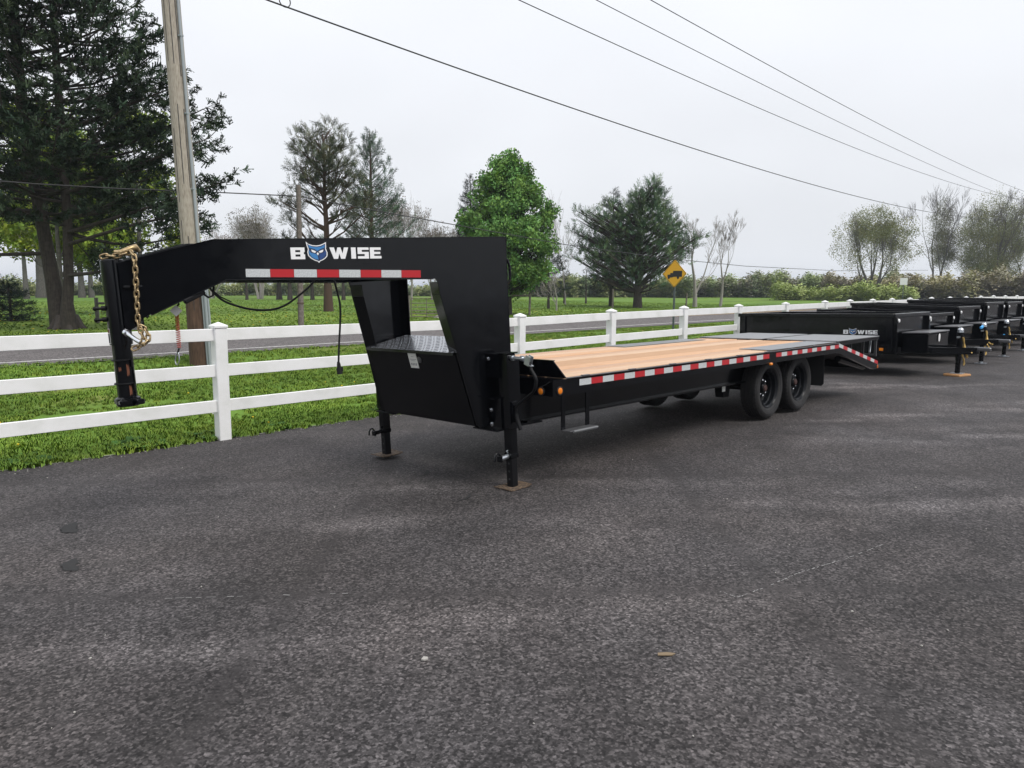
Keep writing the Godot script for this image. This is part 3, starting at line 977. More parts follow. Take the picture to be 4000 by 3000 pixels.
	for i in 70:
		var z := rnd(2.2, 9.0)
		var x := rnd(-0.75, 0.75) * z
		var p := Vector3(x, 0, -z)
		if p.dot(LH) > EDGE_N - 0.1: continue
		p.y = ground_y(p.dot(LH)) + 0.003
		var gsz := rnd(0.003, 0.008)
		gp.box(p, Vector3(gsz * rnd(1, 1.8), gsz * 0.8, gsz), Basis(Vector3.UP, rnd(0, 3)), gsz * 0.2)
	for i in 420:
		var ek := rnd(-3.0, 16.0)
		var en := EDGE_N - 0.02 - absf(rng.randfn()) * 0.09
		var ep := at(en, ek, ground_y(en) + 0.003)
		var es := rnd(0.003, 0.008)
		gp.box(ep, Vector3(es * rnd(1, 1.8), es * 0.8, es), Basis(Vector3.UP, rnd(0, 3)), es * 0.2)
	var gs := put("gravel_bits", gp, mats.stone)
	stuff(gs)
	tag(gs, "scattered pale gravel bits lying on the asphalt", "gravel")
	var ch := MB.new()
	ch.prism(PackedVector2Array([Vector2(-0.013, -0.009), Vector2(0.0, -0.014), Vector2(0.014, -0.004), Vector2(0.010, 0.010), Vector2(-0.006, 0.012)]), 0.0, 0.006, Transform3D(Basis(Vector3.RIGHT, -PI / 2), Vector3(-0.345, -0.048, -2.77)))
	tag(put("pale_chip", ch, mats.stone), "small pale stone chip on the asphalt in the foreground", "stone")
	var lf := MB.new()
	lf.prism(PackedVector2Array([Vector2(-0.035, -0.008), Vector2(0.02, -0.013), Vector2(0.04, 0.0), Vector2(0.01, 0.012), Vector2(-0.03, 0.01)]), 0.0, 0.004, Transform3D(Basis(Vector3.RIGHT, -PI / 2) * Basis(Vector3.BACK, 0.1), Vector3(0.628, -0.034, -2.792)))
	tag(put("dry_leaf", lf, mat(0.19, 0.14, 0.085, 0.9)), "brown dry leaf on the asphalt in the right foreground", "leaf")

# ---------------------------------------------------------------- vegetation
func needle_spray(sd: int, cnt: int, L: float, w: float) -> ArrayMesh:
	# a twig tip: needles fanned round an axis along +x
	var r := RandomNumberGenerator.new(); r.seed = sd
	var b := MB.new()
	b.use_col = true
	for i in cnt:
		var t := r.randf()
		var o := Vector3(t * L * 0.8, 0, 0)
		var a := r.randf() * TAU
		var d := (Vector3(r.randf_range(0.5, 1.1), sin(a) * 0.8 + 0.1, cos(a))).normalized()
		var s := d.cross(Vector3(r.randf_range(-1, 1), 1, r.randf_range(-1, 1))).normalized() * w
		var e := o + d * L * r.randf_range(0.3, 0.55)
		var nn := (d + Vector3.UP * 0.7).normalized()
		b.tri(o - s, o + s, e, nn, nn, nn)
		b.tri(o - s * 0.5 + d * L * 0.1, e + s * 1.2, e - s * 0.6, nn, nn, nn)
	return b.mesh(mats.needle)

func leaf_clump(sd: int, cnt: int, R: float, ls: float) -> ArrayMesh:
	var r := RandomNumberGenerator.new(); r.seed = sd
	var b := MB.new()
	b.use_col = true
	for i in cnt:
		var d := Vector3(r.randf_range(-1, 1), r.randf_range(-0.8, 1), r.randf_range(-1, 1))
		var o := d * R
		var a := Vector3(r.randf_range(-1, 1), r.randf_range(-0.6, 0.5), r.randf_range(-1, 1)).normalized()
		var s := a.cross(Vector3(r.randf_range(-0.6, 0.6), 1, r.randf_range(-0.6, 0.6))).normalized()
		var L := ls * r.randf_range(0.7, 1.3)
		var nn := (a.cross(s).normalized())
		if nn.y < 0: nn = -nn
		nn = (nn + d * 0.6 + Vector3.UP * 0.3).normalized()
		b.tri(o, o + a * L * 0.5 + s * L * 0.36, o + a * L, nn, nn, nn)
		b.tri(o, o + a * L, o + a * L * 0.5 - s * L * 0.36, nn, nn, nn)
	return b.mesh(mats.leaf)

func basis_along(d: Vector3, roll: float) -> Basis:
	var x := d.normalized()
	var ref := Vector3.UP if absf(x.y) < 0.95 else Vector3.RIGHT
	var z := x.cross(ref).normalized()
	var y := z.cross(x)
	return Basis(x, y, z) * Basis(Vector3.RIGHT, roll)

var clumps := {}
func get_clump(kind: String) -> ArrayMesh:
	if clumps.has(kind): return clumps[kind]
	var m: ArrayMesh
	match kind:
		"spray": m = needle_spray(201, 16, 0.55, 0.016)
		"plume": m = needle_spray(210, 15, 0.50, 0.030)
		"spray_big": m = needle_spray(202, 16, 0.9, 0.035)
		"tuft": m = needle_spray(203, 18, 0.7, 0.022)
		"leaf": m = leaf_clump(204, 18, 0.22, 0.17)
		"leaf_fine": m = leaf_clump(205, 16, 0.35, 0.13)
		"leaf_far": m = leaf_clump(206, 18, 0.8, 0.38)
		"bud": m = leaf_clump(208, 30, 0.75, 0.16)
		"haze_leaf": m = leaf_clump(207, 22, 0.8, 0.24)
	clumps[kind] = m
	return m

func tint(c: Color, v: float, warm := 0.0) -> Color:
	return Color(c.r * v * (1.0 + warm), c.g * v, c.b * v * (1.0 - warm))

# conifer with whorled branches; prof: array of [height fraction, radius]
func prof_at(prof: Array, t: float) -> float:
	for i in prof.size() - 1:
		if t <= prof[i + 1][0]:
			return lerpf(prof[i][1], prof[i + 1][1], clampf((t - prof[i][0]) / maxf(0.001, prof[i + 1][0] - prof[i][0]), 0, 1))
	return prof[-1][1]

func conifer_branches(tb: MB, xfs: Array, cols: Array, trunk: Array, tr: Array, H: float, h0: float, prof: Array, P: Dictionary) -> void:
	var h := h0
	var ang := rng.randf() * TAU
	while h < H * 0.985:
		var t := h / H
		var R := prof_at(prof, t)
		var per: int = P.get("per", 4)
		for j in per:
			ang += TAU / per + rnd(-0.5, 0.5)
			if rng.randf() < P.get("gap", 0.12): continue
			var L: float = R * rnd(P.get("lmin", 0.65), 1.12)
			if P.has("lean"): L *= 1.0 + P.lean * cos(ang - P.get("lean_dir", 0.0))
			var hj := h + rnd(-0.2, 0.2)
			var ti := clampf(hj / H * (trunk.size() - 1), 0, trunk.size() - 1.001)
			var o: Vector3 = trunk[int(ti)].lerp(trunk[int(ti) + 1], ti - int(ti))
			var tra: float = lerpf(tr[int(ti)], tr[int(ti) + 1], ti - int(ti))
			var rise: float = P.get("rise", 0.1) + rnd(-0.12, 0.12) + P.get("top_rise", 0.5) * t * t
			var d := Vector3(cos(ang), rise, sin(ang)).normalized()
			var droop: float = P.get("droop", 0.15) * rnd(0.5, 1.4)
			var pts := []
			var n := 6
			for i in n + 1:
				var u := i / float(n)
				pts.append(o + d * L * u + Vector3.UP * (-droop * L * sin(u * PI * 0.75) + P.get("tip_up", 0.1) * L * u * u) + Vector3(rnd(-1, 1), rnd(-1, 1), rnd(-1, 1)) * 0.03 * L * u)
			var r0 := minf(tra * 0.45, 0.012 + 0.013 * L)
			tb.tube(pts, [r0, r0 * 0.85, r0 * 0.7, r0 * 0.55, r0 * 0.42, r0 * 0.3, r0 * 0.15], 4, false)
			var dens: float = P.get("dens", 9.0) * L
			var start: float = P.get("start", 0.3)
			for i in int(dens):
				var u := start + (1.0 - start) * pow(rng.randf(), 0.8)
				var k := mini(int(u * n), n - 1)
				var p: Vector3 = pts[k].lerp(pts[k + 1], u * n - k)
				var bd: Vector3 = (pts[k + 1] - pts[k]).normalized()
				var sidev := bd.cross(Vector3.UP).normalized() * (1.0 if rng.randf() < 0.5 else -1.0)
				var spread: float = P.get("spread", 0.32) * L * (1.0 - absf(u - 0.5)) * rng.randf()
				p += sidev * spread + Vector3.UP * rnd(-0.10, 0.06) * (0.6 + L * 0.25) - Vector3.UP * spread * P.get("hang", 0.15)
				var dir = (bd * 0.8 + sidev * rnd(0.2, 1.0) + Vector3.UP * rnd(-0.35, 0.35) + Vector3.UP * P.get("perk", 0.0)).normalized()
				var sc: float = P.get("sc", 1.0) * rnd(0.65, 1.25)
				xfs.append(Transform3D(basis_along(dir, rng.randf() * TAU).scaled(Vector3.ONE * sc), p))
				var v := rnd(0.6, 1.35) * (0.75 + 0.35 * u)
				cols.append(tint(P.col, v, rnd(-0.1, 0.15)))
		h += P.get("dy", 0.45) * rnd(0.7, 1.3)

func make_conifer(called: String, label: String, pos: Vector3, H: float, h0: float, tr0: float, prof: Array, P: Dictionary) -> Node3D:
	var o := thing(called, label, "tree", Transform3D(Basis(), pos), P.get("group", ""))
	var tb := MB.new()
	var trunk := []
	var tr := []
	for i in 11:
		var t := i / 10.0
		trunk.append(Vector3(rnd(-1, 1) * 0.05 * t, H * t - (0.1 if i == 0 else 0.0), rnd(-1, 1) * 0.05 * t))
		tr.append(tr0 * pow(1.0 - t, 0.85) + 0.015)
	tr[0] = tr0 * 1.25
	tb.tube(trunk, tr, 9)
	put("trunk", tb, P.get("bark", mats.bark), o)
	var bb := MB.new()
	var xfs := []
	var cols := []
	conifer_branches(bb, xfs, cols, trunk, tr, H, h0, prof, P)
	put("limbs", bb, P.get("bark", mats.bark), o)
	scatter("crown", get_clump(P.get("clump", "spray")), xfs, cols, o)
	return o

# crown of lobes carried by limbs; lobes: [offset, radius]
func make_lobed(called: String, label: String, pos: Vector3, trunk_h: float, tr0: float, lobes: Array, P: Dictionary) -> Node3D:
	var o := thing(called, label, P.get("cat", "tree"), Transform3D(Basis(), pos), P.get("group", ""))
	var tb := MB.new()
	var top: float = P.get("top", trunk_h * 2.0)
	var trunk := []
	var tr := []
	for i in 7:
		var t := i / 6.0
		trunk.append(Vector3(rnd(-1, 1) * 0.08 * t, top * 0.9 * t - (0.1 if i == 0 else 0.0), rnd(-1, 1) * 0.08 * t))
		tr.append(tr0 * (1.0 - 0.85 * t))
	tr[0] = tr0 * 1.2
	tb.tube(trunk, tr, 9)
	put("trunk", tb, P.get("bark", mats.bark), o)
	var lb := MB.new()
	var xfs := []
	var cols := []
	for q in lobes:
		var c: Vector3 = q[0]
		var R: float = q[1]
		var y := clampf(c.y - R * 0.8 - Vector2(c.x, c.z).length() * 0.45, trunk_h * 0.8, top * 0.85)
		var ti := clampf(y / (top * 0.9) * 6.0, 0, 5.99)
		var s: Vector3 = trunk[int(ti)].lerp(trunk[int(ti) + 1], ti - int(ti))
		var mid := s.lerp(c, 0.5) + Vector3(rnd(-0.2, 0.2), rnd(-0.3, 0.1), rnd(-0.2, 0.2))
		var r0 := tr0 * 0.28
		lb.tube([s, mid, c], [r0, r0 * 0.6, r0 * 0.2], 5, false)
		for i in 4:
			lb.tube([mid, c + Vector3(rnd(-1, 1), rnd(-0.6, 1), rnd(-1, 1)) * R * 0.8], [r0 * 0.4, 0.01], 4, false)
		var cnt := int(P.get("dens", 60.0) * R * R)
		var lv := rnd(0.82, 1.18)
		for i in cnt:
			var d := Vector3(rng.randfn(), rng.randfn(), rng.randfn()).normalized()
			var rr: float = R * pow(rng.randf(), 0.42) * rnd(0.85, 1.15)
			var e = d * rr * P.get("squash", Vector3(1, 0.85, 1))
			var dir = (d + Vector3.UP * P.get("perk", 0.4)).normalized()
			var sc: float = P.get("sc", 1.0) * rnd(0.7, 1.3)
			xfs.append(Transform3D(basis_along(dir, rng.randf() * TAU).scaled(Vector3.ONE * sc), c + e))
			cols.append(tint(P.col, lv * rnd(0.6, 1.4), rnd(-0.12, 0.22)))
	put("limbs", lb, P.get("bark", mats.bark), o)
	scatter("crown", get_clump(P.get("clump", "leaf")), xfs, cols, o)
	return o

func grow(b: MB, p: Vector3, d: Vector3, L: float, r: float, depth: int, ends: Array, P: Dictionary) -> void:
	var n := 3
	var pts := [p]
	var cur := p
	var dd := d
	for i in n:
		dd = (dd + Vector3(rnd(-1, 1), rnd(-0.4, 0.6), rnd(-1, 1)) * P.get("wob", 0.14) + Vector3.UP * P.get("up", 0.06)).normalized()
		cur += dd * L / n
		pts.append(cur)
	var r1: float = maxf(r * 0.62, P.get("rmin", 0.006) * 0.7)
	b.tube(pts, [r, lerpf(r, r1, 0.35), lerpf(r, r1, 0.7), r1], 5 if depth > 3 else 3, false)
	if depth <= 0:
		ends.append([cur, dd]); return
	var kids: int = P.get("kids", 3)
	if P.has("fine") and depth > 3: kids = 2
	for i in kids:
		var t := rnd(0.35, 1.0) if i > 0 else 1.0
		var s: Vector3 = pts[0].lerp(pts[3], t) if t < 1.0 else cur
		if t < 1.0:
			var f := t * 3.0
			s = pts[int(f)].lerp(pts[mini(int(f) + 1, 3)], f - int(f))
		var a: Vector3 = dd.cross(Vector3(rnd(-1, 1), rnd(-1, 1), rnd(-1, 1))).normalized()
		var sp: float = P.get("fork", 0.62) * rnd(0.6, 1.25) * (0.45 if i == 0 else 1.0)
		var nd := (dd * cos(sp) + a * sin(sp)).normalized()
		grow(b, s, nd, L * rnd(0.62, 0.85), maxf(r1 * (0.95 if i == 0 else 0.68), P.get("rmin", 0.006)), depth - 1, ends, P)

func make_bare(called: String, label: String, pos: Vector3, first: float, r0: float, depth: int, P: Dictionary) -> Node3D:
	var o := thing(called, label, "tree", Transform3D(Basis(), pos), P.get("group", ""))
	var ends := []
	var tb := MB.new()
	var stems: int = P.get("stems", 1)
	for s in stems:
		var a := TAU * s / stems + rnd(0, 1)
		var d = Vector3(cos(a), 0, sin(a)) * (P.get("splay", 0.0) if stems > 1 else 0.03) + Vector3.UP
		var base := Vector3(cos(a), 0, sin(a)) * (0.25 if stems > 1 else 0.0) - Vector3.UP * 0.1
		grow(tb, base, d.normalized(), first * rnd(0.9, 1.1), r0, depth, ends, P)
	put("trunk_and_branches", tb, P.get("bark", mats.twig), o)
	if P.has("leaf"):
		var xfs := []
		var cols := []
		for e in ends:
			for i in P.get("per_end", 1):
				if rng.randf() > P.get("leafy", 0.7): continue
				xfs.append(Transform3D(basis_along(e[1], rng.randf() * TAU).scaled(Vector3.ONE * P.get("sc", 1.0) * rnd(0.6, 1.3)), e[0] + Vector3(rnd(-1, 1), rnd(-1, 1), rnd(-1, 1)) * P.get("jit", 0.4)))
				cols.append(tint(P.leaf, rnd(0.7, 1.3), rnd(-0.1, 0.15)))
		scatter("foliage", get_clump(P.get("clump", "haze_leaf")), xfs, cols, o)
	return o

func make_budding(called: String, label: String, pos: Vector3, first: float, r0: float, stems: int, splay: float, lobes: Array, col: Color, cnt: int) -> void:
	var o := thing(called, label, "tree", Transform3D(Basis(), pos))
	var tb := MB.new()
	var ends := []
	var P := {"kids": 3, "fine": true, "fork": 0.5, "up": 0.10, "rmin": 0.018, "wob": 0.08}
	for m in stems:
		var a := TAU * m / stems + rnd(0, 1)
		var d := (Vector3(cos(a), 0, sin(a)) * splay + Vector3.UP).normalized()
		grow(tb, Vector3(cos(a), 0, sin(a)) * 0.3 - Vector3.UP * 0.1, d, first, r0, 7, ends, P)
	put("trunk_and_branches", tb, mats.bark_grey, o)
	var gaps := noise(0.22, 301, 3)
	var xfs := []
	var cols := []
	while xfs.size() < cnt:
		var q: Array = lobes[rng.randi() % lobes.size()]
		var d := Vector3(rng.randfn(), rng.randfn(), rng.randfn()).normalized() * pow(rng.randf(), 0.45)
		var p: Vector3 = q[0] + d * q[1] * rnd(0.9, 1.12)
		if gaps.get_noise_3d(p.x + pos.x, p.y, p.z) < -0.12 and rng.randf() < 0.8: continue
		xfs.append(Transform3D(basis_along(Vector3(d.x, 0.8, d.z), rng.randf() * TAU).scaled(Vector3.ONE * rnd(0.6, 1.2)), p))
		cols.append(tint(col, rnd(0.7, 1.25), rnd(-0.1, 0.12)))
	scatter("foliage", get_clump("bud"), xfs, cols, o)

func make_big_tree() -> void:
	# twin-trunked conifer that fills the left of the picture
	var pos := Vector3(-15.57, -0.06, -25.62)
	var o := thing("twin_trunk_conifer", "tall dark conifer with two trunks at the left edge", "tree", Transform3D(Basis(), pos))
	var defs := [
		{"x": [-0.22, -0.36, -0.47, -0.70, -0.90, -1.05, -1.10, -1.12, -1.12, -1.12, -1.12], "y": [-0.1, 0.9, 1.7, 3.6, 6.0, 8.5, 11.0, 13.0, 15.0, 16.6, 18.0], "r": [0.40, 0.27, 0.235, 0.205, 0.185, 0.165, 0.155, 0.12, 0.09, 0.06, 0.02], "z": -0.1},
		{"x": [0.12, 0.17, 0.24, 0.32, 0.36, 0.38, 0.38, 0.38, 0.38, 0.38, 0.38], "y": [-0.1, 0.9, 1.7, 3.6, 6.0, 8.5, 11.0, 13.0, 14.5, 16.0, 17.0], "r": [0.34, 0.19, 0.165, 0.15, 0.135, 0.12, 0.10, 0.085, 0.06, 0.04, 0.02], "z": 0.15}]
	var bb := MB.new()
	var xfs := []
	var cols := []
	for d in defs:
		var tb := MB.new()
		var pts := []
		for i in d.x.size(): pts.append(Vector3(d.x[i], d.y[i], d.z + 0.05 * sin(i * 1.7)))
		tb.tube(pts, d.r, 14)
		if d == defs[0]:
			for a in 7:
				var u := Vector3(cos(a * 0.9), 0, sin(a * 0.9))
				tb.tube([u * 0.2 + Vector3(0, 0.4, 0), u * 0.45 + Vector3(0, 0.05, 0), u * 0.72 + Vector3(0, -0.12, 0)], [0.2, 0.12, 0.04], 6)
		put("trunk", tb, mats.bark, o)
		# even heights for the branch routine
		var even := []
		var er := []
		var H: float = d.y[-1]
		for i in 21:
			var h := H * i / 20.0
			var j := 0
			while j < d.y.size() - 2 and d.y[j + 1] < h: j += 1
			var f := clampf((h - d.y[j]) / (d.y[j + 1] - d.y[j]), 0, 1)
			even.append(pts[j].lerp(pts[j + 1], f)); er.append(lerpf(d.r[j], d.r[j + 1], f))
		var right: bool = d == defs[1]
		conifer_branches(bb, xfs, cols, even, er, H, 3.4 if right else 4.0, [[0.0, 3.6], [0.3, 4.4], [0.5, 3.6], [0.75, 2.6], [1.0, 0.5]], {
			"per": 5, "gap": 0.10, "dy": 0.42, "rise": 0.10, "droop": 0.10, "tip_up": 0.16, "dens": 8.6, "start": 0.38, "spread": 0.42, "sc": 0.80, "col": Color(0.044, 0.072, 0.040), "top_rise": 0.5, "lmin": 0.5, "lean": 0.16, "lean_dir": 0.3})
	# long bare lower limbs reaching to the right
	for q in [[Vector3(0.38, 3.3, 0.2), Vector3(3.2, 4.05, 0.6), Vector3(6.0, 4.9, 0.9)], [Vector3(0.36, 2.9, 0.2), Vector3(3.0, 3.5, 1.0), Vector3(5.4, 3.95, 1.3)], [Vector3(0.3, 1.85, 0.2), Vector3(1.6, 1.95, 0.7), Vector3(2.7, 2.35, 0.9)], [Vector3(-0.7, 2.6, 0), Vector3(-3.0, 2.5, 0.5), Vector3(-5.0, 1.9, 0.6)], [Vector3(-1.0, 4.0, 0), Vector3(-3.2, 4.2, 1.0), Vector3(-5.2, 3.7, 1.2)], [Vector3(0.42, 4.6, 0.2), Vector3(3.2, 5.6, 0.4), Vector3(5.5, 6.4, 0.5)], [Vector3(0.42, 5.6, 0.1), Vector3(3.0, 6.6, -0.4), Vector3(5.0, 7.5, -0.3)], [Vector3(0.44, 6.6, 0.2), Vector3(2.6, 7.3, 0.6), Vector3(4.4, 8.0, 0.5)]]:
		bb.tube(q, [0.075, 0.05, 0.018], 5, false)
		for i in 17:
			var u := rnd(0.35, 1.0)
			var s: Vector3 = q[0].lerp(q[1], u * 2) if u < 0.5 else q[1].lerp(q[2], u * 2 - 1)
			var e := s + Vector3(rnd(-0.3, 0.9), rnd(-0.5, 0.7), rnd(-0.8, 0.8))
			bb.tube([s, s.lerp(e, 0.5) + Vector3(0, 0.08, 0), e], [0.016, 0.01, 0.005], 3, false)
			for j in 7:
				var p := s.lerp(e, rnd(0.3, 1.1)) + Vector3(rnd(-0.2, 0.2), rnd(-0.15, 0.2), rnd(-0.2, 0.2))
				xfs.append(Transform3D(basis_along(Vector3(rnd(-1, 1), rnd(-0.4, 0.6), rnd(-1, 1)), rng.randf() * TAU).scaled(Vector3.ONE * rnd(0.5, 0.9)), p))
				cols.append(tint(Color(0.044, 0.072, 0.040), rnd(0.6, 1.4), rnd(-0.1, 0.15)))
	put("limbs", bb, mats.bark, o)
	scatter("crown", get_clump("plume"), xfs, cols, o)

func make_trees() -> void:
	make_big_tree()
	# young spruce on the left
	make_conifer("young_spruce", "small dark young spruce in the grass at the left edge", Vector3(-21.2, -0.06, -31.0), 1.75, 0.15, 0.06, [[0.0, 0.85], [0.3, 0.95], [1.0, 0.15]], {"per": 5, "dy": 0.12, "dens": 14.0, "sc": 0.5, "col": Color(0.031, 0.055, 0.044), "start": 0.15, "group": ""})
	# bright broad-leaved trees behind the conifer
	var lb := Color(0.17, 0.24, 0.035)
	var spots := [[-23.6, -38.5, 9.5, "leafy yellow-green tree at the far left behind the conifer"], [-19.6, -39.0, 10.0, "leafy yellow-green tree seen between the conifer's two trunks"], [-27.5, -44.0, 12.0, "tall leafy tree half out of the frame at far left"]]
	for q in spots:
		var lobes := []
		for i in 13:
			var y: float = q[2] * rnd(0.28, 1.0)
			var a := rng.randf() * TAU
			var R: float = q[2] * 0.20 * sin(PI * clampf(y / q[2] * 0.8 + 0.1, 0, 1))
			lobes.append([Vector3(cos(a) * R, y, sin(a) * R), rnd(0.9, 1.4)])
		make_lobed("leafy_tree", q[3], Vector3(q[0], -0.06, q[1]), 2.0, 0.16, lobes, {"top": q[2], "col": lb, "dens": 46.0, "sc": 1.0, "bark": mats.bark_grey})
	# trunks on the crest at the left
	var tk := [[-55.2, -83.6, 0.30, "first slim trunk of the far row at the left edge"], [-59.6, -93.2, 0.62, "thick pale forked trunk in the far row at left"], [-69.1, -114.2, 0.36, "far trunk seen between the conifer's twin trunks"], [-55.5, -94.9, 0.42, "straight far trunk just right of the twin conifer"], [-54.5, -95.3, 0.34, "rightmost slim far trunk left of the coupler"]]
	for q in tk:
		var lobes := []
		for i in 11:
			lobes.append([Vector3(rnd(-2.6, 2.6), rnd(7.5, 14.0), rnd(-2, 2)), rnd(1.4, 2.2)])
		make_lobed("field_tree", q[3], Vector3(q[0], -0.06, q[1]), 6.5, q[2], lobes, {"top": 13.0, "col": lb, "dens": 14.0, "sc": 2.2, "bark": mats.bark_grey})
	# slender tree right of the big conifer
	make_bare("slender_tree", "slender half-bare tree rising behind the coupler tube", Vector3(-15.2, -0.06, -28.0), 1.9, 0.075, 6, {"kids": 3, "fine": true, "fork": 0.6, "up": 0.10, "leaf": Color(0.06, 0.085, 0.035), "clump": "leaf_fine", "leafy": 0.3, "sc": 0.55, "jit": 0.12, "rmin": 0.005, "bark": mats.bark})
	# trunks in the middle distance under the gooseneck
	for q in [[964, -30.5, -84.5, 0.26, 6.2, "slim dark trunk in the field below the neck, leftmost"], [1090, -27.7, -87.4, 0.55, 6.6, "thick dark trunk with a low side branch in the field"], [1133, -26.0, -86.0, 0.48, 6.6, "straight brown trunk just left of the short pole"], [1220, -23.6, -86.8, 0.38, 6.4, "brown trunk just right of the short pole"], [1343, -19.8, -86.2, 0.36, 6.4, "brown trunk right of the large pine's trunk"]]:
		make_conifer("thin_pine", q[5], Vector3(q[1], -0.06, q[2]), q[4], q[4] * 0.55, q[3] * 0.6, [[0.0, 1.2], [0.4, 1.5], [0.7, 1.4], [1.0, 0.4]], {"per": 3, "dy": 0.6, "dens": 5.0, "sc": 1.2, "clump": "spray_big", "col": Color(0.065, 0.081, 0.047), "bark": mats.bark})
	# bare tree left of the pine
	make_bare("bare_tree", "pale bare many-stemmed tree left of the large pine", Vector3(-31.5, -0.06, -92.0), 3.5, 0.20, 6, {"stems": 3, "splay": 0.32, "kids": 3, "fork": 0.5, "up": 0.08, "rmin": 0.014, "leaf": Color(0.10, 0.09, 0.06), "leafy": 0.22, "clump": "haze_leaf", "sc": 0.5})
	make_bare("bare_tree", "low pale bare tree furthest left behind the neck", Vector3(-39.0, -0.06, -95.0), 2.6, 0.14, 6, {"stems": 3, "splay": 0.7, "kids": 3, "fork": 0.6, "rmin": 0.013, "leaf": Color(0.12, 0.08, 0.05), "leafy": 0.3, "sc": 0.5})
	# large open pine
	make_pine()
	# pointed fir
	make_conifer("pointed_fir", "pointed dark fir standing right of the open pine", Vector3(-10.9, -0.06, -57.5), 13.4, 2.8, 0.26, [[0.0, 3.9], [0.25, 3.7], [0.5, 2.8], [0.75, 1.5], [0.9, 0.7], [1.0, 0.12]], {"per": 6, "dy": 0.42, "gap": 0.10, "rise": 0.22, "droop": 0.06, "tip_up": 0.30, "dens": 9.0, "sc": 0.78, "start": 0.15, "perk": 0.35, "col": Color(0.078, 0.136, 0.084), "top_rise": 0.9, "bark": mats.bark_red})
	# bare trees between fir and maple
	var bt := ["tall bare pale tree just right of the pointed fir", "bare grey tree in the gap left of the maple, nearer the fir", "bare grey tree in the gap, middle one", "bare grey tree close to the dark spruce by the maple"]
	var bx := [[-12.3, -88.0, 3.7, 0.15], [-9.8, -92.0, 2.7, 0.14], [-7.6, -90.0, 2.7, 0.13], [-5.9, -95.0, 3.2, 0.13]]
	for i in 4:
		make_bare("bare_tree", bt[i], Vector3(bx[i][0], -0.06, bx[i][1]), bx[i][2], bx[i][3], 6, {"stems": 2, "splay": 0.2, "kids": 3, "fork": 0.46, "up": 0.12, "rmin": 0.013, "leaf": Color(0.12, 0.10, 0.08), "leafy": 0.14, "sc": 0.5})
	make_conifer("dark_spruce", "dark narrow spruce half hidden behind the green maple", Vector3(-4.1, -0.06, -72.0), 12.2, 1.0, 0.2, [[0.0, 2.4], [0.4, 2.0], [0.75, 0.95], [1.0, 0.1]], {"per": 5, "dy": 0.4, "rise": -0.05, "droop": 0.14, "tip_up": 0.22, "dens": 11.0, "sc": 0.95, "start": 0.1, "col": Color(0.052, 0.062, 0.058)})
	# bright green maple
	make_maple()
	# small dark spruces and a bare sapling by the maple
	for q in [[2.7, -55.0, 5.6, 1.5, "ragged dark spruce just right of the maple's trunk"], [5.2, -74.0, 3.2, 0.9, "small round dark spruce in the field, nearer the maple"], [7.5, -75.0, 3.3, 0.95, "small round dark spruce in the field, left of the white pine"], [-2.0, -62.0, 5.0, 1.7, "dark spruce in shade under the maple's crown"]]:
		make_conifer("small_spruce", q[4], Vector3(q[0], -0.06, q[1]), q[2], q[2] * (0.2 if q[2] > 4 else 0.42), 0.09, [[0.0, q[3]], [0.5, q[3] * 0.9], [1.0, 0.15]], {"per": 4, "dy": 0.3, "dens": 9.0, "sc": 0.75, "droop": 0.1, "tip_up": 0.15, "start": 0.2, "col": Color(0.039, 0.055, 0.044), "gap": 0.2})
	make_bare("bare_sapling", "thin bare sapling between the maple and the white pine", Vector3(4.9, -0.06, -68.0), 3.3, 0.07, 5, {"kids": 3, "fork": 0.4, "up": 0.12, "rmin": 0.009})
	make_bare("small_bare_tree", "small forked bare tree under the maple's right side", Vector3(3.0, -0.06, -50.0), 1.1, 0.07, 5, {"kids": 3, "fork": 0.75, "rmin": 0.008})
	make_white_pine()
	# bare pair right of the sign
	make_bare("bare_tree", "large bare tree with pale trunk just right of the truck sign", Vector3(15.4, -0.06, -62.0), 2.15, 0.22, 8, {"stems": 1, "fine": true, "kids": 3, "fork": 0.62, "up": 0.10, "rmin": 0.008, "wob": 0.07})
	make_bare("bare_tree", "slimmer bare tree, right one of the pair by the sign", Vector3(18.2, -0.06, -64.3), 2.3, 0.15, 8, {"fine": true, "kids": 3, "fork": 0.5, "up": 0.16, "rmin": 0.008, "wob": 0.08})
	# trees at the far right
	var rg := Color(0.22, 0.235, 0.115)
	make_budding("budding_tree", "broad budding tree beyond the small white sign", Vector3(55.0, -0.06, -113.0), 3.6, 0.34, 3, 0.22, [[Vector3(-1.6, 9.0, 0), Vector3(4.6, 4.8, 4.2)], [Vector3(2.6, 8.6, 0.5), Vector3(4.0, 4.2, 4.0)], [Vector3(0.0, 11.2, 0), Vector3(3.4, 3.0, 3.4)]], rg, 1000)
	make_budding("budding_tree", "thin budding tree between the two broad ones at right", Vector3(84.0, -0.06, -146.0), 6.2, 0.26, 2, 0.08, [[Vector3(0, 13.0, 0), Vector3(2.6, 6.5, 2.6)], [Vector3(0.8, 9.5, 0), Vector3(2.4, 4.0, 2.4)]], Color(0.19, 0.195, 0.12), 800)
	make_budding("budding_tree", "largest budding tree with greenish crown near the right edge", Vector3(92.5, -0.06, -143.0), 5.4, 0.42, 4, 0.20, [[Vector3(0, 12.5, 0), Vector3(5.4, 8.0, 5.0)], [Vector3(-3.6, 10.5, 0), Vector3(3.6, 6.0, 3.6)], [Vector3(4.2, 11.5, 0), Vector3(4.0, 6.5, 4.0)], [Vector3(0.5, 6.5, 0), Vector3(5.0, 4.0, 4.0)]], rg, 3000)
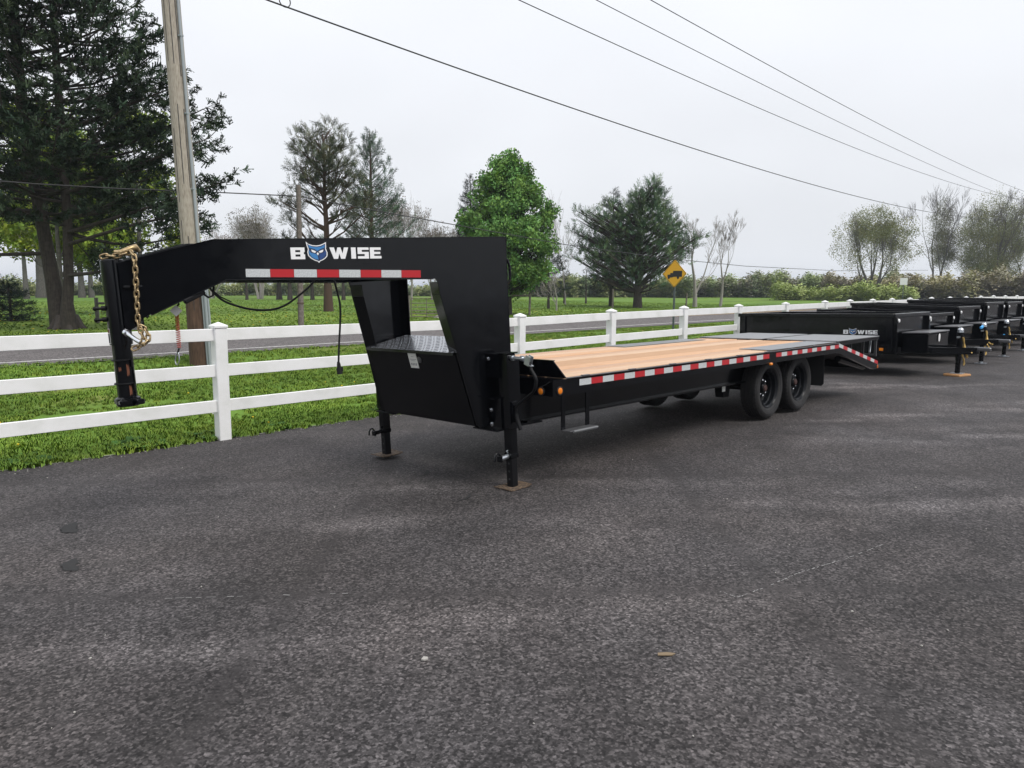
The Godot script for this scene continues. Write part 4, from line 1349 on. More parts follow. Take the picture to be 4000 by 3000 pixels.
	make_bare("leaning_tree", "leaning bare tree cut by the right edge of the picture", Vector3(103.5, -0.06, -146.0), 5.5, 0.22, 6, {"stems": 2, "splay": 0.6, "kids": 3, "fork": 0.45, "rmin": 0.02, "leaf": rg, "clump": "bud", "leafy": 0.4, "sc": 0.8, "bark": mats.bark_grey})
	make_woods()

func make_pine() -> void:
	# open-crowned pine: lobed plates of needles on long limbs
	var lobes := []
	var H := 14.3
	var top := [[0.2, 14.0, 0.8], [-0.9, 13.2, 0.9], [0.9, 12.9, 0.9], [0.1, 12.5, 1.1], [-1.4, 12.0, 0.9], [1.2, 11.7, 1.0], [-0.5, 11.5, 1.1], [-1.9, 10.8, 0.8], [0.6, 10.8, 1.1], [1.7, 10.5, 0.8], [-1.2, 10.2, 0.9], [-2.1, 9.6, 0.7], [2.2, 9.6, 0.9], [0.9, 9.5, 0.9], [-0.4, 9.3, 0.8], [2.7, 8.7, 0.8], [1.5, 8.5, 0.8], [-1.6, 8.6, 0.6], [-3.0, 8.2, 0.7], [-2.2, 7.9, 0.6], [2.9, 7.4, 0.9], [1.4, 7.0, 0.7], [-2.6, 6.8, 0.7], [-1.7, 6.6, 0.6], [2.4, 6.1, 0.8], [-3.1, 5.6, 0.6], [-1.5, 5.3, 0.5], [1.8, 5.1, 0.6], [-2.4, 4.3, 0.6], [-3.2, 4.0, 0.5], [2.6, 4.4, 0.6], [-1.6, 3.6, 0.4], [1.1, 3.9, 0.4]]
	for q in top:
		lobes.append([Vector3(q[0] * 0.86, q[1] * 0.805, rnd(-1.4, 1.4)), q[2] * 0.84])
		if q[1] > 8.0 and rng.randf() < 0.6: lobes.append([Vector3(q[0] * 0.6 + rnd(-0.5, 0.5), q[1] * 0.805 - 0.3, rnd(-1.7, 1.7)), q[2] * 0.68])
	make_lobed("open_pine", "tall open-crowned pine with reddish trunk above the lettering", Vector3(-11.45, -0.06, -45.7), 3.0, 0.27, lobes, {"top": H * 0.83, "col": Color(0.100, 0.120, 0.072), "dens": 80.0, "sc": 0.62, "clump": "tuft", "squash": Vector3(1.1, 0.55, 1.1), "perk": 0.8, "bark": mats.bark_red})

func make_maple() -> void:
	var lobes := []
	var prof := [[1.9, 1.9], [2.7, 2.7], [3.7, 3.0], [4.9, 2.85], [6.0, 2.3], [6.9, 1.7], [7.6, 1.0], [8.2, 0.45]]
	for q in prof:
		var cnt := int(3 + q[1] * 3.6)
		for i in cnt:
			var a := TAU * (i + rnd(-0.3, 0.3)) / cnt
			var R: float = q[1] * rnd(0.66, 1.08) - 0.25
			lobes.append([Vector3(cos(a) * R, q[0] + rnd(-0.45, 0.45), sin(a) * R), rnd(0.42, 0.85)])
		lobes.append([Vector3(rnd(-0.4, 0.4), q[0], rnd(-0.4, 0.4)), minf(1.3, q[1])])
	lobes.append([Vector3(0.15, 8.75, 0), 0.4])
	lobes.append([Vector3(-0.8, 8.3, 0.3), 0.42])
	lobes.append([Vector3(1.0, 8.0, 0.2), 0.45])
	make_lobed("green_maple", "dense bright green maple right behind the gooseneck upright", Vector3(-0.25, -0.06, -41.7), 1.5, 0.22, lobes, {"top": 7.6, "col": Color(0.135, 0.270, 0.075), "dens": 85.0, "sc": 0.85, "clump": "leaf", "perk": 0.5})

func make_white_pine() -> void:
	# broad pine with upswept plumes
	var pos := Vector3(9.95, -0.06, -58.4)
	var lobes := []
	# crown sketched as plumes: [x, y, r]
	var q := [[0.95, 10.4, 0.5], [1.0, 9.8, 0.75], [0.7, 9.2, 0.8], [1.4, 9.2, 0.7], [-0.3, 9.6, 0.45], [-0.6, 9.0, 0.6], [0.0, 8.6, 0.8], [1.0, 8.3, 1.0], [1.9, 8.2, 0.6], [-1.2, 8.2, 0.6], [-2.0, 8.4, 0.45], [-2.5, 8.8, 0.4], [-0.4, 7.6, 0.9], [0.8, 7.3, 1.1], [1.8, 7.3, 0.9], [2.5, 7.0, 0.5], [2.4, 7.7, 0.4], [-1.4, 7.2, 0.9], [-2.6, 7.5, 0.4], [-3.3, 7.7, 0.5], [-4.2, 7.9, 0.5], [-4.8, 8.0, 0.4], [-5.0, 7.5, 0.35], [-3.9, 7.2, 0.5], [-3.0, 6.8, 0.7], [-1.9, 6.3, 1.0], [-0.6, 6.2, 1.1], [0.8, 6.0, 1.2], [2.1, 6.0, 1.0], [3.0, 6.4, 0.6], [3.5, 6.8, 0.45], [3.3, 5.5, 0.7], [4.0, 5.3, 0.55], [4.6, 5.8, 0.45], [5.0, 6.2, 0.35], [-3.6, 6.0, 0.7], [-4.7, 6.1, 0.4], [-5.3, 6.5, 0.4], [-5.0, 5.4, 0.5], [-4.2, 5.0, 0.7], [-3.0, 5.0, 0.9], [-1.6, 4.9, 1.1], [0.0, 4.8, 1.2], [1.5, 4.7, 1.2], [2.8, 4.6, 0.9], [3.6, 4.3, 0.6], [-5.3, 4.4, 0.4], [-4.4, 4.0, 0.6], [-3.4, 3.7, 0.7], [-2.2, 3.5, 0.8], [-0.8, 3.4, 0.9], [0.7, 3.5, 0.9], [2.0, 3.5, 0.8], [-1.8, 2.5, 0.6], [-2.6, 2.6, 0.5], [0.9, 2.5, 0.6], [1.6, 2.3, 0.5], [-0.6, 2.3, 0.6], [-3.4, 2.7, 0.5]]
	for e in q:
		e[1] *= 0.925
		lobes.append([Vector3(e[0], e[1], rnd(-0.6, 0.6)), e[2]])
		var R := maxf(1.0, 3.6 - absf(e[1] - 5.0) * 0.5)
		lobes.append([Vector3(e[0] * 0.8 + rnd(-0.4, 0.4), e[1] - 0.2, rnd(-R, R)), e[2] * 0.9])
	make_lobed("white_pine", "broad dark white pine with upswept limbs left of the truck sign", pos, 1.5, 0.34, lobes, {"top": 9.6, "col": Color(0.104, 0.178, 0.090), "dens": 50.0, "sc": 0.75, "clump": "tuft", "perk": 0.9, "squash": Vector3(0.85, 1.1, 0.85)})
	make_conifer("dark_spruce", "dark spruce close behind the white pine's top", Vector3(8.6, -0.06, -64.0), 9.9, 1.5, 0.2, [[0.0, 2.6], [0.5, 2.1], [0.8, 1.0], [1.0, 0.1]], {"per": 5, "dy": 0.4, "droop": 0.12, "tip_up": 0.2, "dens": 10.0, "sc": 0.9, "start": 0.1, "col": Color(0.058, 0.072, 0.062)})

func band(called: String, label: String, a0: float, a1: float, dist: float, depth: float, hs: Callable, cnt: int, pal: Array, sc: float, kind := "leaf_far") -> void:
	var xfs := []
	var cols := []
	var ns := noise(3.0, hash(called) % 1000, 3)
	for i in cnt:
		var a := lerpf(a0, a1, rng.randf())
		var R := dist + depth * (rng.randf() - 0.3) + 8.0 * ns.get_noise_1d(a * 3.0)
		var hh: float = hs.call(a) * (0.82 + 0.45 * ns.get_noise_1d(a * 14.0) + 0.25 * ns.get_noise_1d(a * 45.0))
		var y := hh * pow(rng.randf(), 0.8)
		var p := Vector3(sin(a) * R, 0, -cos(a) * R)
		p.y = ground_y(p.dot(LH)) + y
		var bs := Basis(Vector3.UP, rng.randf() * TAU).scaled(Vector3.ONE * sc * rnd(0.6, 1.4))
		xfs.append(Transform3D(bs, p))
		var t := clampf(0.5 + 0.7 * ns.get_noise_2d(a * 26.0, 5.0), 0, 0.999) * (pal.size() - 1)
		var c: Color = pal[int(t)].lerp(pal[int(t) + 1], t - int(t))
		cols.append(tint(c, rnd(0.8, 1.2), rnd(-0.05, 0.06)))
	var o := scatter(called, get_clump(kind), xfs, cols)
	tag(o, label, "woods")

func make_woods() -> void:
	var pal := [Color(0.252, 0.235, 0.184), Color(0.201, 0.252, 0.117), Color(0.320, 0.336, 0.152), Color(0.152, 0.219, 0.106), Color(0.268, 0.241, 0.209)]
	band("far_thicket", "far thicket of greyish shrubs along the crest at left", -0.85, -0.02, 136.0, 10.0, func(a): return 2.3 + 0.6 * sin(a * 17.0), 12000, pal, 0.75)
	band("far_thicket", "far thicket of shrubs between the maple and the truck sign", -0.02, 0.24, 132.0, 14.0, func(a): return 2.9 + 0.6 * sin(a * 31.0), 8000, pal, 0.8)
	var pal2 := [Color(0.135, 0.201, 0.101), Color(0.235, 0.285, 0.128), Color(0.252, 0.235, 0.195), Color(0.168, 0.252, 0.106)]
	band("far_woods", "far green and grey woods right of the truck sign", 0.2, 0.50, 150.0, 26.0, func(a): return 3.9 + 0.5 * sin(a * 40.0), 12000, pal2, 0.95)
	var pal3 := [Color(0.252, 0.219, 0.184), Color(0.285, 0.268, 0.135), Color(0.235, 0.209, 0.184), Color(0.303, 0.320, 0.117)]
	band("far_brush", "brown and olive brush under the budding trees at right", 0.40, 0.85, 138.0, 24.0, func(a): return 3.9 + 0.7 * sin(a * 23.0), 14000, pal3, 0.9)
	band("far_brush", "low green brush behind the small white sign", 0.34, 0.50, 116.0, 8.0, func(a): return 1.9 + 0.5 * sin(a * 60.0), 1800, [Color(0.201, 0.285, 0.084), Color(0.285, 0.336, 0.117), Color(0.152, 0.219, 0.074)], 0.7)

# ---------------------------------------------------------------- lettering
func rects(b: MB, list: Array, ox: float, unit: float, z: float, xf: Transform3D) -> void:
	for r in list:
		var p := PackedVector2Array([Vector2(ox + r[0], r[2]) * unit, Vector2(ox + r[1], r[2]) * unit, Vector2(ox + r[1], r[3]) * unit, Vector2(ox + r[0], r[3]) * unit])
		b.prism(p, 0.0005, z, xf)

func owl_poly(pts: Array, unit: float) -> PackedVector2Array:
	var o := PackedVector2Array()
	for q in pts: o.append(Vector2((q[0] - 140) / 160.0, (320 - q[1]) / 160.0) * unit)
	return o

# the lettering and the owl emblem, lower left corner of the first letter at xf
func lettering(parent: Node, xf: Transform3D, unit: float) -> void:
	var L := [
		["letter", 0.0, [[0, 0.4, 0, 1], [0.4, 1.22, 0.78, 1], [0.4, 1.14, 0.41, 0.60], [0.4, 1.24, 0, 0.22], [0.84, 1.22, 0.60, 0.78], [0.84, 1.24, 0.22, 0.41]], 1.24],
		["letter", 3.45, [], 1.74],
		["letter", 5.44, [[0, 0.44, 0, 1]], 0.44],
		["letter", 6.06, [[0, 1.06, 0.78, 1], [0, 0.4, 0.60, 0.78], [0, 1.06, 0.41, 0.60], [0.66, 1.06, 0.22, 0.41], [0, 1.06, 0, 0.22]], 1.06],
		["letter", 7.24, [[0, 0.4, 0, 1], [0.4, 1.06, 0.77, 1], [0.4, 1.0, 0.40, 0.60], [0.4, 1.1, 0, 0.23]], 1.1]]
	for q in L:
		var b := MB.new()
		var back := MB.new()
		if q[2].is_empty():
			var w := PackedVector2Array()
			for p in [[0, 1], [0.42, 1], [0.57, 0.45], [0.74, 1], [1.02, 1], [1.19, 0.45], [1.34, 1], [1.74, 1], [1.40, 0], [1.02, 0], [0.88, 0.48], [0.74, 0], [0.36, 0]]:
				w.append(Vector2(q[1] + p[0], p[1]) * unit)
			b.prism(w, 0.0005, 0.003, xf)
			for g in Geometry2D.offset_polygon(w, 0.055 * unit): back.prism(g, 0.0003, 0.0015, xf)
		else:
			rects(b, q[2], q[1], unit, 0.003, xf)
			rects(back, [[-0.06, q[3] + 0.06, -0.07, 1.06]], q[1], unit, 0.0015, xf)
		var o := put("letter", b, mats.white, parent)
	var e := [
		["emblem_outline", mats.white, 0.002, [[360, 80], [395, 110], [450, 128], [512, 133], [560, 125], [610, 105], [648, 85], [646, 150], [642, 180], [662, 230], [657, 280], [628, 312], [590, 335], [550, 350], [531, 374], [514, 355], [470, 340], [420, 312], [383, 275], [373, 225], [385, 185], [368, 130]]],
		["emblem_ground", mats.navy, 0.0032, [[378, 103], [400, 124], [450, 141], [512, 146], [562, 138], [608, 119], [633, 106], [632, 150], [628, 184], [647, 230], [643, 274], [620, 300], [585, 322], [543, 338], [530, 354], [520, 342], [476, 327], [428, 300], [396, 268], [387, 225], [399, 185], [384, 132]]],
		["emblem_brow", mats.owl_blue, 0.0044, [[390, 122], [450, 150], [512, 156], [575, 148], [626, 122], [618, 166], [560, 182], [513, 212], [478, 182], [402, 168]]],
		["emblem_cheek", mats.owl_blue, 0.0044, [[396, 195], [420, 232], [468, 243], [500, 252], [518, 280], [526, 330], [478, 318], [428, 290], [394, 240]]],
		["emblem_cheek", mats.owl_deep, 0.0044, [[632, 200], [640, 240], [630, 270], [600, 300], [548, 332], [538, 300], [536, 270], [560, 246], [604, 232]]],
		["emblem_eye", mats.white, 0.0050, [[424, 187], [458, 197], [498, 217], [480, 236], [440, 222]]],
		["emblem_eye", mats.white, 0.0050, [[604, 190], [570, 198], [532, 217], [550, 236], [590, 224]]],
		["emblem_beak", mats.white, 0.0050, [[518, 226], [502, 246], [519, 270], [536, 246]]]]
	for q in e:
		var b := MB.new()
		b.prism(owl_poly(q[3], unit), q[2] - 0.0012, q[2], xf)
		put(q[0], b, q[1], parent)

# ---------------------------------------------------------------- gooseneck trailer
func loc(s: float, t: float, u: float) -> Vector3:      # along the bed, across (0 = near side), up from the tape
	return Vector3(s, u + LIFT, -t)

func gl(a: float, t: float, v: float) -> Vector3:       # the same in the neck's own frame
	return Vector3(a, v + 0.1, -t)

var trailer_xf := Transform3D()
var neck_xf := Transform3D()
var near_plate := Transform3D()

func side_prism(b: MB, poly: Array, t0: float, t1: float) -> void:
	var p := PackedVector2Array()
	for q in poly: p.append(Vector2(q[0], q[1] + LIFT))
	b.prism(p, -t0, -t1)

func make_trailer() -> void:
	var bx := Vector3(0.703, 0.001, -0.711).normalized()
	var by := Vector3(-0.0178, 1, -0.0155)
	by = (by - bx * by.dot(bx)).normalized()
	var bs := Basis(bx, by, bx.cross(by))
	trailer_xf = Transform3D(bs, Vector3(0.538, 0.715, -5.801) - by * LIFT)
	var T := thing("gooseneck_trailer", "long black gooseneck flatbed trailer with wooden deck in the foreground", "trailer", trailer_xf)
	var b := MB.new()
	var W := DECK_W
	# --- frame
	for t in [[0.0, 0.045], [W, W - 0.045]]:
		b = MB.new()
		side_prism(b, [[-0.32, 0.016], [5.344, 0.016], [5.344, -0.105], [-0.32, -0.112]], t[0], t[1])
		put("side_rail", b, mats.black, T)
		b = MB.new()
		side_prism(b, [[5.346, 0.018], [6.846, -0.313], [6.802, -0.43], [6.70, -0.43], [5.346, -0.105]], t[0], t[1])
		put("dovetail_side", b, mats.black, T)
		b = MB.new()
		var e: float = -0.012 if t[0] == 0.0 else W + 0.012
		b.box(loc(2.59, e + (0.008 if t[0] == 0.0 else -0.008), 0.022), Vector3(5.5, 0.008, 0.020), Basis(), 0.002)
		put("rub_rail", b, mats.edge_grey, T)
	for i in 9:
		b = MB.new()
		b.box(loc(0.07 + i * 0.64, -0.006, 0.0285), Vector3(0.09, 0.009, 0.03), Basis(), 0.003)
		put("stake_pocket", b, mats.edge_grey, T)
	b = MB.new()
	b.box(loc(-0.30, W * 0.5, -0.048), Vector3(0.045, 0.126, W - 0.094))
	put("front_rail", b, mats.black, T)
	b = MB.new()
	b.box(loc(-0.235, W * 0.5, 0.012), Vector3(0.17, 0.006, W - 0.06))
	put("front_shelf", b, mats.black, T)
	for t in [0.35, W - 0.35]:
		b = MB.new()
		side_prism(b, [[-0.5, -0.03], [5.3, -0.03], [5.3, -0.10], [4.9, -0.335], [-0.5, -0.335]], t - 0.006, t + 0.006)
		b.box(loc(2.3, t, -0.338), Vector3(5.2, 0.014, 0.12))
		b.box(loc(-0.32, t, -0.352), Vector3(0.36, 0.014, 0.15))
		b.box(loc(2.4, t, -0.037), Vector3(5.8, 0.014, 0.12))
		put("main_beam", b, mats.black, T)
	for i in 10:
		b = MB.new()
		b.box(loc(0.25 + i * 0.53, W * 0.5, -0.06), Vector3(0.05, 0.075, W - 0.1))
		put("cross_member", b, mats.black_dull, T)
	b = MB.new()
	b.box(loc(6.80, W * 0.5, -0.38), Vector3(0.06, 0.1, W - 0.1))
	put("rear_bar", b, mats.black, T)
	b = MB.new()
	var sl := Basis(Vector3.BACK, -atan2(0.331, 1.5))
	b.box(loc(6.08, W * 0.5, -0.165), Vector3(1.5, 0.01, W - 0.1), sl)
	put("dovetail_floor", b, mats.black_dull, T)
	# --- headboard
	b = MB.new()
	var hp := PackedVector2Array([Vector2(0.0, 0.019 + LIFT), Vector2(-0.139, 0.151 + LIFT), Vector2(-(W - 0.139), 0.151 + LIFT), Vector2(-W, 0.019 + LIFT)])
	b.prism(hp, 0.151, 0.161, Transform3D(Basis(Vector3.BACK, Vector3.UP, Vector3.LEFT), Vector3.ZERO))
	b.box(loc(-0.150, W * 0.5, 0.150), Vector3(0.03, 0.008, W - 0.28))
	put("headboard", b, mats.black, T)
	# --- deck planks
	var np := 10
	var pw := (W - 0.09) / np
	for i in np:
		b = MB.new()
		var wob := rnd(-0.004, 0.003)
		b.box(loc(2.585, 0.045 + pw * (i + 0.5), 0.012 + wob), Vector3(5.44, 0.038, pw - 0.013), Basis(), 0.006)
		put("deck_plank", b, mats.planks[i % 8], T)
	for q in [[3.40, 5.28, 0.012, 0.40], [2.96, 4.9, 1.70, W - 0.01]]:
		b = MB.new()
		b.box(loc((q[0] + q[1]) * 0.5, (q[2] + q[3]) * 0.5, 0.037), Vector3(q[1] - q[0], 0.005, q[3] - q[2]), Basis(), 0.001)
		put("wheel_cover_plate", b, mats.steel_tread, T)
	# --- ramps lying level over the dovetail
	for q in [[0.0, 0.985], [1.06, W - 0.0]]:
		var ramp := node("ramp", T)
		b = MB.new()
		b.box(loc(6.10, (q[0] + q[1]) * 0.5, 0.044), Vector3(1.58, 0.012, q[1] - q[0] - 0.01), Basis(), 0.003)
		put("ramp_top", b, mats.steel_tread, ramp)
		for t in [q[0] + 0.02, q[1] - 0.02]:
			b = MB.new()
			side_prism(b, [[5.33, 0.035], [6.88, 0.035], [6.88, 0.0], [5.5, -0.02], [5.34, -0.02]], t - 0.012, t + 0.012)
			put("ramp_rail", b, mats.black, ramp)
		for i in 5:
			b = MB.new()
			b.box(loc(5.62 + i * 0.28, (q[0] + q[1]) * 0.5, 0.008), Vector3(0.03, 0.04, q[1] - q[0] - 0.07))
			put("ramp_rib", b, mats.black_dull, ramp)
		b = MB.new()
		for i in 6:
			var tt: float = lerpf(q[0] + 0.05, q[1] - 0.05, i / 5.0)
			b.box(loc(6.875, tt, -0.11), Vector3(0.02, 0.26, 0.035), Basis(), 0.004)
		b.box(loc(6.875, (q[0] + q[1]) * 0.5, -0.235), Vector3(0.024, 0.03, q[1] - q[0] - 0.06))
		b.box(loc(6.875, (q[0] + q[1]) * 0.5, 0.012), Vector3(0.024, 0.05, q[1] - q[0] - 0.06))
		put("ramp_foot", b, mats.edge_grey, ramp)
	b = MB.new()
	b.tube([loc(6.90, 0.13, -0.01), loc(6.55, 0.02, -0.175)], [0.014], 8)
	put("ramp_strut", b, mats.zinc, T)
	b = MB.new()
	b.tube([loc(5.75, 0.16, -0.22), loc(6.72, 0.16, -0.40)], [0.045], 12)
	b.tube([loc(5.71, 0.16, -0.212), loc(5.76, 0.16, -0.221)], [0.03], 10)
	put("spring_tube", b, mats.black, T)
	# --- conspicuity tape
	var wb := BoxMesh.new(); wb.size = Vector3(0.150, 0.0508, 0.002); wb.material = mats.white_tape
	var rb := BoxMesh.new(); rb.size = Vector3(0.150, 0.0508, 0.002); rb.material = mats.red_tape
	for i in 22:
		put_mesh("white_reflector" if i % 2 == 0 else "red_reflector", wb if i % 2 == 0 else rb, T, Transform3D(Basis(), loc(0.1517 * (i + 0.5), -0.0012, -0.0254)))
	for i in 13:
		var x := 3.507 + 0.1415 * (i + 0.5)
		put_mesh("red_reflector" if i % 2 == 0 else "white_reflector", rb if i % 2 == 0 else wb, T, Transform3D(Basis().scaled(Vector3(0.94, 0.92, 1)), loc(x, -0.0012, -0.0235)))
	for i in 10:
		var f := (i + 0.5) / 10.0
		put_mesh("white_reflector" if i % 2 == 0 else "red_reflector", wb if i % 2 == 0 else rb, T, Transform3D(sl.scaled_local(Vector3(1.02, 0.92, 1)), loc(5.352 + 1.49 * f, -0.0012, -0.0085 - 0.329 * f)))
	# --- lights
	for q in [[Vector3(-0.3235, 0, 0), Vector3(-1, 0, 0), 0.115, -0.075, -0.3235], [Vector3.ZERO, Vector3(0, 0, 1), -0.001, -0.071, -0.243]]:
		var lx := node("marker_light", T, Transform3D(Basis(Quaternion(Vector3.UP, q[1])), loc(q[4], q[2], q[3])))
		b = MB.new()
		b.lathe([Vector2(0.0, 0.0), Vector2(0.036, 0.0), Vector2(0.036, 0.008), Vector2(0.030, 0.012), Vector2(0.026, 0.009)], 20)
		put("grommet", b, mats.rubber, lx)
		b = MB.new()
		b.lathe([Vector2(0.026, 0.005), Vector2(0.0255, 0.010), Vector2(0.018, 0.0145), Vector2(0.0, 0.016)], 20)
		for i in 4: b.box(Vector3(0, 0.016, -0.012 + i * 0.008), Vector3(0.03 - absf(i - 1.5) * 0.006, 0.002, 0.002))
		put("lens", b, mats.amber, lx)
	b = MB.new()
	b.box(loc(3.36, -0.012, -0.115), Vector3(0.05, 0.03, 0.03), Basis(), 0.008)
	put("side_marker", b, mats.amber, T)
	b = MB.new()
	b.box(loc(6.87, 0.03, -0.40), Vector3(0.02, 0.05, 0.06), Basis(), 0.006)
	put("tail_marker", b, mats.orange, T)
	# --- step
	var st := node("step", T)
	for s in [-0.187, 0.115]:
		b = MB.new()
		b.box(loc(s, 0.012, -0.245), Vector3(0.045, 0.29, 0.014), Basis(), 0.003)
		put("hanger", b, mats.black, st)
	b = MB.new()
	b.box(loc(-0.036, -0.035, -0.389), Vector3(0.35, 0.007, 0.10), Basis(), 0.002)
	put("tread", b, mats.edge_grey, st)
	b = MB.new()
	b.box(loc(-0.03, -0.092, -0.392), Vector3(0.30, 0.022, 0.018), Basis(Vector3.RIGHT, 0.5), 0.004)
	put("tread_lip", b, mats.steel_tread, st)
	# --- wheels
	var wheel := make_wheel()
	var first := true
	for q in [[3.70, 0.255, 1.0], [4.53, 0.255, 1.0], [3.70, W - 0.255, -1.0], [4.53, W - 0.255, -1.0]]:
		var w: Node3D = wheel if first else wheel.duplicate()
		w.name = "wheel"
		var wbs := Basis(Vector3.RIGHT, PI / 2) if q[2] > 0 else Basis(Vector3.RIGHT, -PI / 2)
		w.transform = Transform3D(wbs * Basis(Vector3.UP, 0.3 + q[0]), loc(q[0], q[1], -0.437))
		T.add_child(w, true)
		first = false
	for s in [3.70, 4.53]:
		b = MB.new()
		b.tube([loc(s, 0.35, -0.437), loc(s, W - 0.35, -0.437)], [0.045], 10)
		put("axle", b, mats.black_dull, T)
		for t in [0.47, W - 0.47]:
			b = MB.new()
			var pts := []
			for i in 9:
				var f := i / 8.0
				pts.append(loc(s - 0.33 + 0.66 * f, t, -0.37 - 0.05 * sin(f * PI)))
			b.tube(pts, [0.025], 5)
			put("leaf_spring", b, mats.black_dull, T)
	for q in [3.12, 4.11, 5.02]:
		for t in [0.40, W - 0.40]:
			b = MB.new()
			side_prism(b, [[q - 0.1, -0.34], [q + 0.1, -0.34], [q + 0.06, -0.50], [q - 0.06, -0.50]], t, t + 0.1)
			put("spring_hanger", b, mats.black_dull, T)
	b = MB.new()
	b.box(loc(3.05, 0.394, -0.40), Vector3(0.07, 0.06, 0.003))
	put("plate_sticker", b, mats.sticker, T)
	for t in [0.3, W - 0.3]:
		b = MB.new()
		b.prism(PackedVector2Array([Vector2(-0.19, -0.36), Vector2(-0.19, 0.08), Vector2(0.19, 0.08), Vector2(0.19, -0.36), Vector2(0.16, -0.39), Vector2(-0.16, -0.39)]), -0.004, 0.004, Transform3D(Basis(Vector3.BACK, Vector3.UP, Vector3.LEFT), loc(5.17, t, -0.15)))
		put("mud_flap", b, mats.rubber, T)
	make_neck(T)

func make_wheel() -> Node3D:
	var w := Node3D.new()
	w.name = "wheel"
	var b := MB.new()
	var prof := [Vector2(0.232, -0.085), Vector2(0.262, -0.104), Vector2(0.305, -0.112), Vector2(0.332, -0.102), Vector2(0.346, -0.088), Vector2(0.352, -0.07)]
	for g in [-0.045, -0.015, 0.015, 0.045]:
		prof += [Vector2(0.353, g - 0.006), Vector2(0.345, g - 0.0045), Vector2(0.345, g + 0.0045), Vector2(0.353, g + 0.006)]
	prof += [Vector2(0.352, 0.07), Vector2(0.346, 0.088), Vector2(0.339, 0.096), Vector2(0.336, 0.096), Vector2(0.332, 0.102), Vector2(0.322, 0.108), Vector2(0.320, 0.106), Vector2(0.305, 0.112), Vector2(0.275, 0.109), Vector2(0.272, 0.106), Vector2(0.250, 0.100), Vector2(0.232, 0.085)]
	b.lathe(prof, 48)
	for i in 48:
		var a := TAU * i / 48.0
		for s in [-1.0, 1.0]:
			b.box(Vector3(cos(a) * 0.343, s * 0.080, sin(a) * 0.343), Vector3(0.02, 0.022, 0.018), Basis(Vector3.UP, -a), 0.003)
	put("tyre", b, mats.tyre, w)
	b = MB.new()
	b.lathe([Vector2(0.226, 0.088), Vector2(0.236, 0.092), Vector2(0.240, 0.086)], 40)
	b.lathe([Vector2(0.228, 0.094), Vector2(0.220, 0.082), Vector2(0.207, 0.072), Vector2(0.203, 0.030), Vector2(0.190, 0.020), Vector2(0.186, -0.030), Vector2(0.165, -0.045), Vector2(0.130, -0.020), Vector2(0.112, -0.012), Vector2(0.075, -0.012), Vector2(0.0, -0.012)], 40)
	b.lathe([Vector2(0.0, -0.07), Vector2(0.2, -0.07), Vector2(0.232, -0.085)], 30)
	put("rim", b, mats.black_paint2, w)
	b = MB.new()
	b.lathe([Vector2(0.062, -0.012), Vector2(0.060, 0.030), Vector2(0.052, 0.040), Vector2(0.046, 0.042)], 20)
	put("hub", b, mats.black_paint2, w)
	b = MB.new()
	b.lathe([Vector2(0.040, 0.030), Vector2(0.039, 0.048), Vector2(0.030, 0.056), Vector2(0.0, 0.058)], 18)
	put("hub_cap", b, mats.hub_rust, w)
	var nut := MB.new()
	nut.lathe([Vector2(0.016, 0.0), Vector2(0.014, 0.012), Vector2(0.013, 0.028), Vector2(0.007, 0.034), Vector2(0.0, 0.035)], 6, Transform3D(), false)
	var nm := nut.mesh(mats.chrome)
	for i in 8:
		var a := TAU * i / 8.0
		put_mesh("lug_nut", nm, w, Transform3D(Basis(), Vector3(cos(a) * 0.092, -0.012, sin(a) * 0.092)))
	return w

func plate_poly(pts: Array) -> PackedVector2Array:
	var p := PackedVector2Array()
	for q in pts: p.append(Vector2(q[0] / 0.978, q[1] + 0.1))
	return p

func strip_along(b: MB, p: Vector2, q: Vector2, w: float, inward: float, thick: float, xf: Transform3D) -> void:
	# a flange strip along an edge of a plate, standing inward from it
	var d := (q - p)
	var L := d.length()
	d /= L
	var bs := xf.basis * Basis(Vector3(d.x, d.y, 0), Vector3(-d.y, d.x, 0), Vector3.BACK)
	var m := (p + q) * 0.5
	b.box(xf * Vector3(m.x, m.y, inward * w * 0.5), Vector3(L, thick, w), bs, 0.002)

func bolt(parent: Node, p: Vector3, d: Vector3) -> void:
	var b := MB.new()
	b.lathe([Vector2(0.019, 0), Vector2(0.019, 0.003), Vector2(0.0125, 0.003), Vector2(0.0125, 0.013), Vector2(0.010, 0.015), Vector2(0.0, 0.015)], 6, Transform3D(Basis(Quaternion(Vector3.UP, d.normalized())), p), false)
	put("bolt", b, mats.chrome, parent)

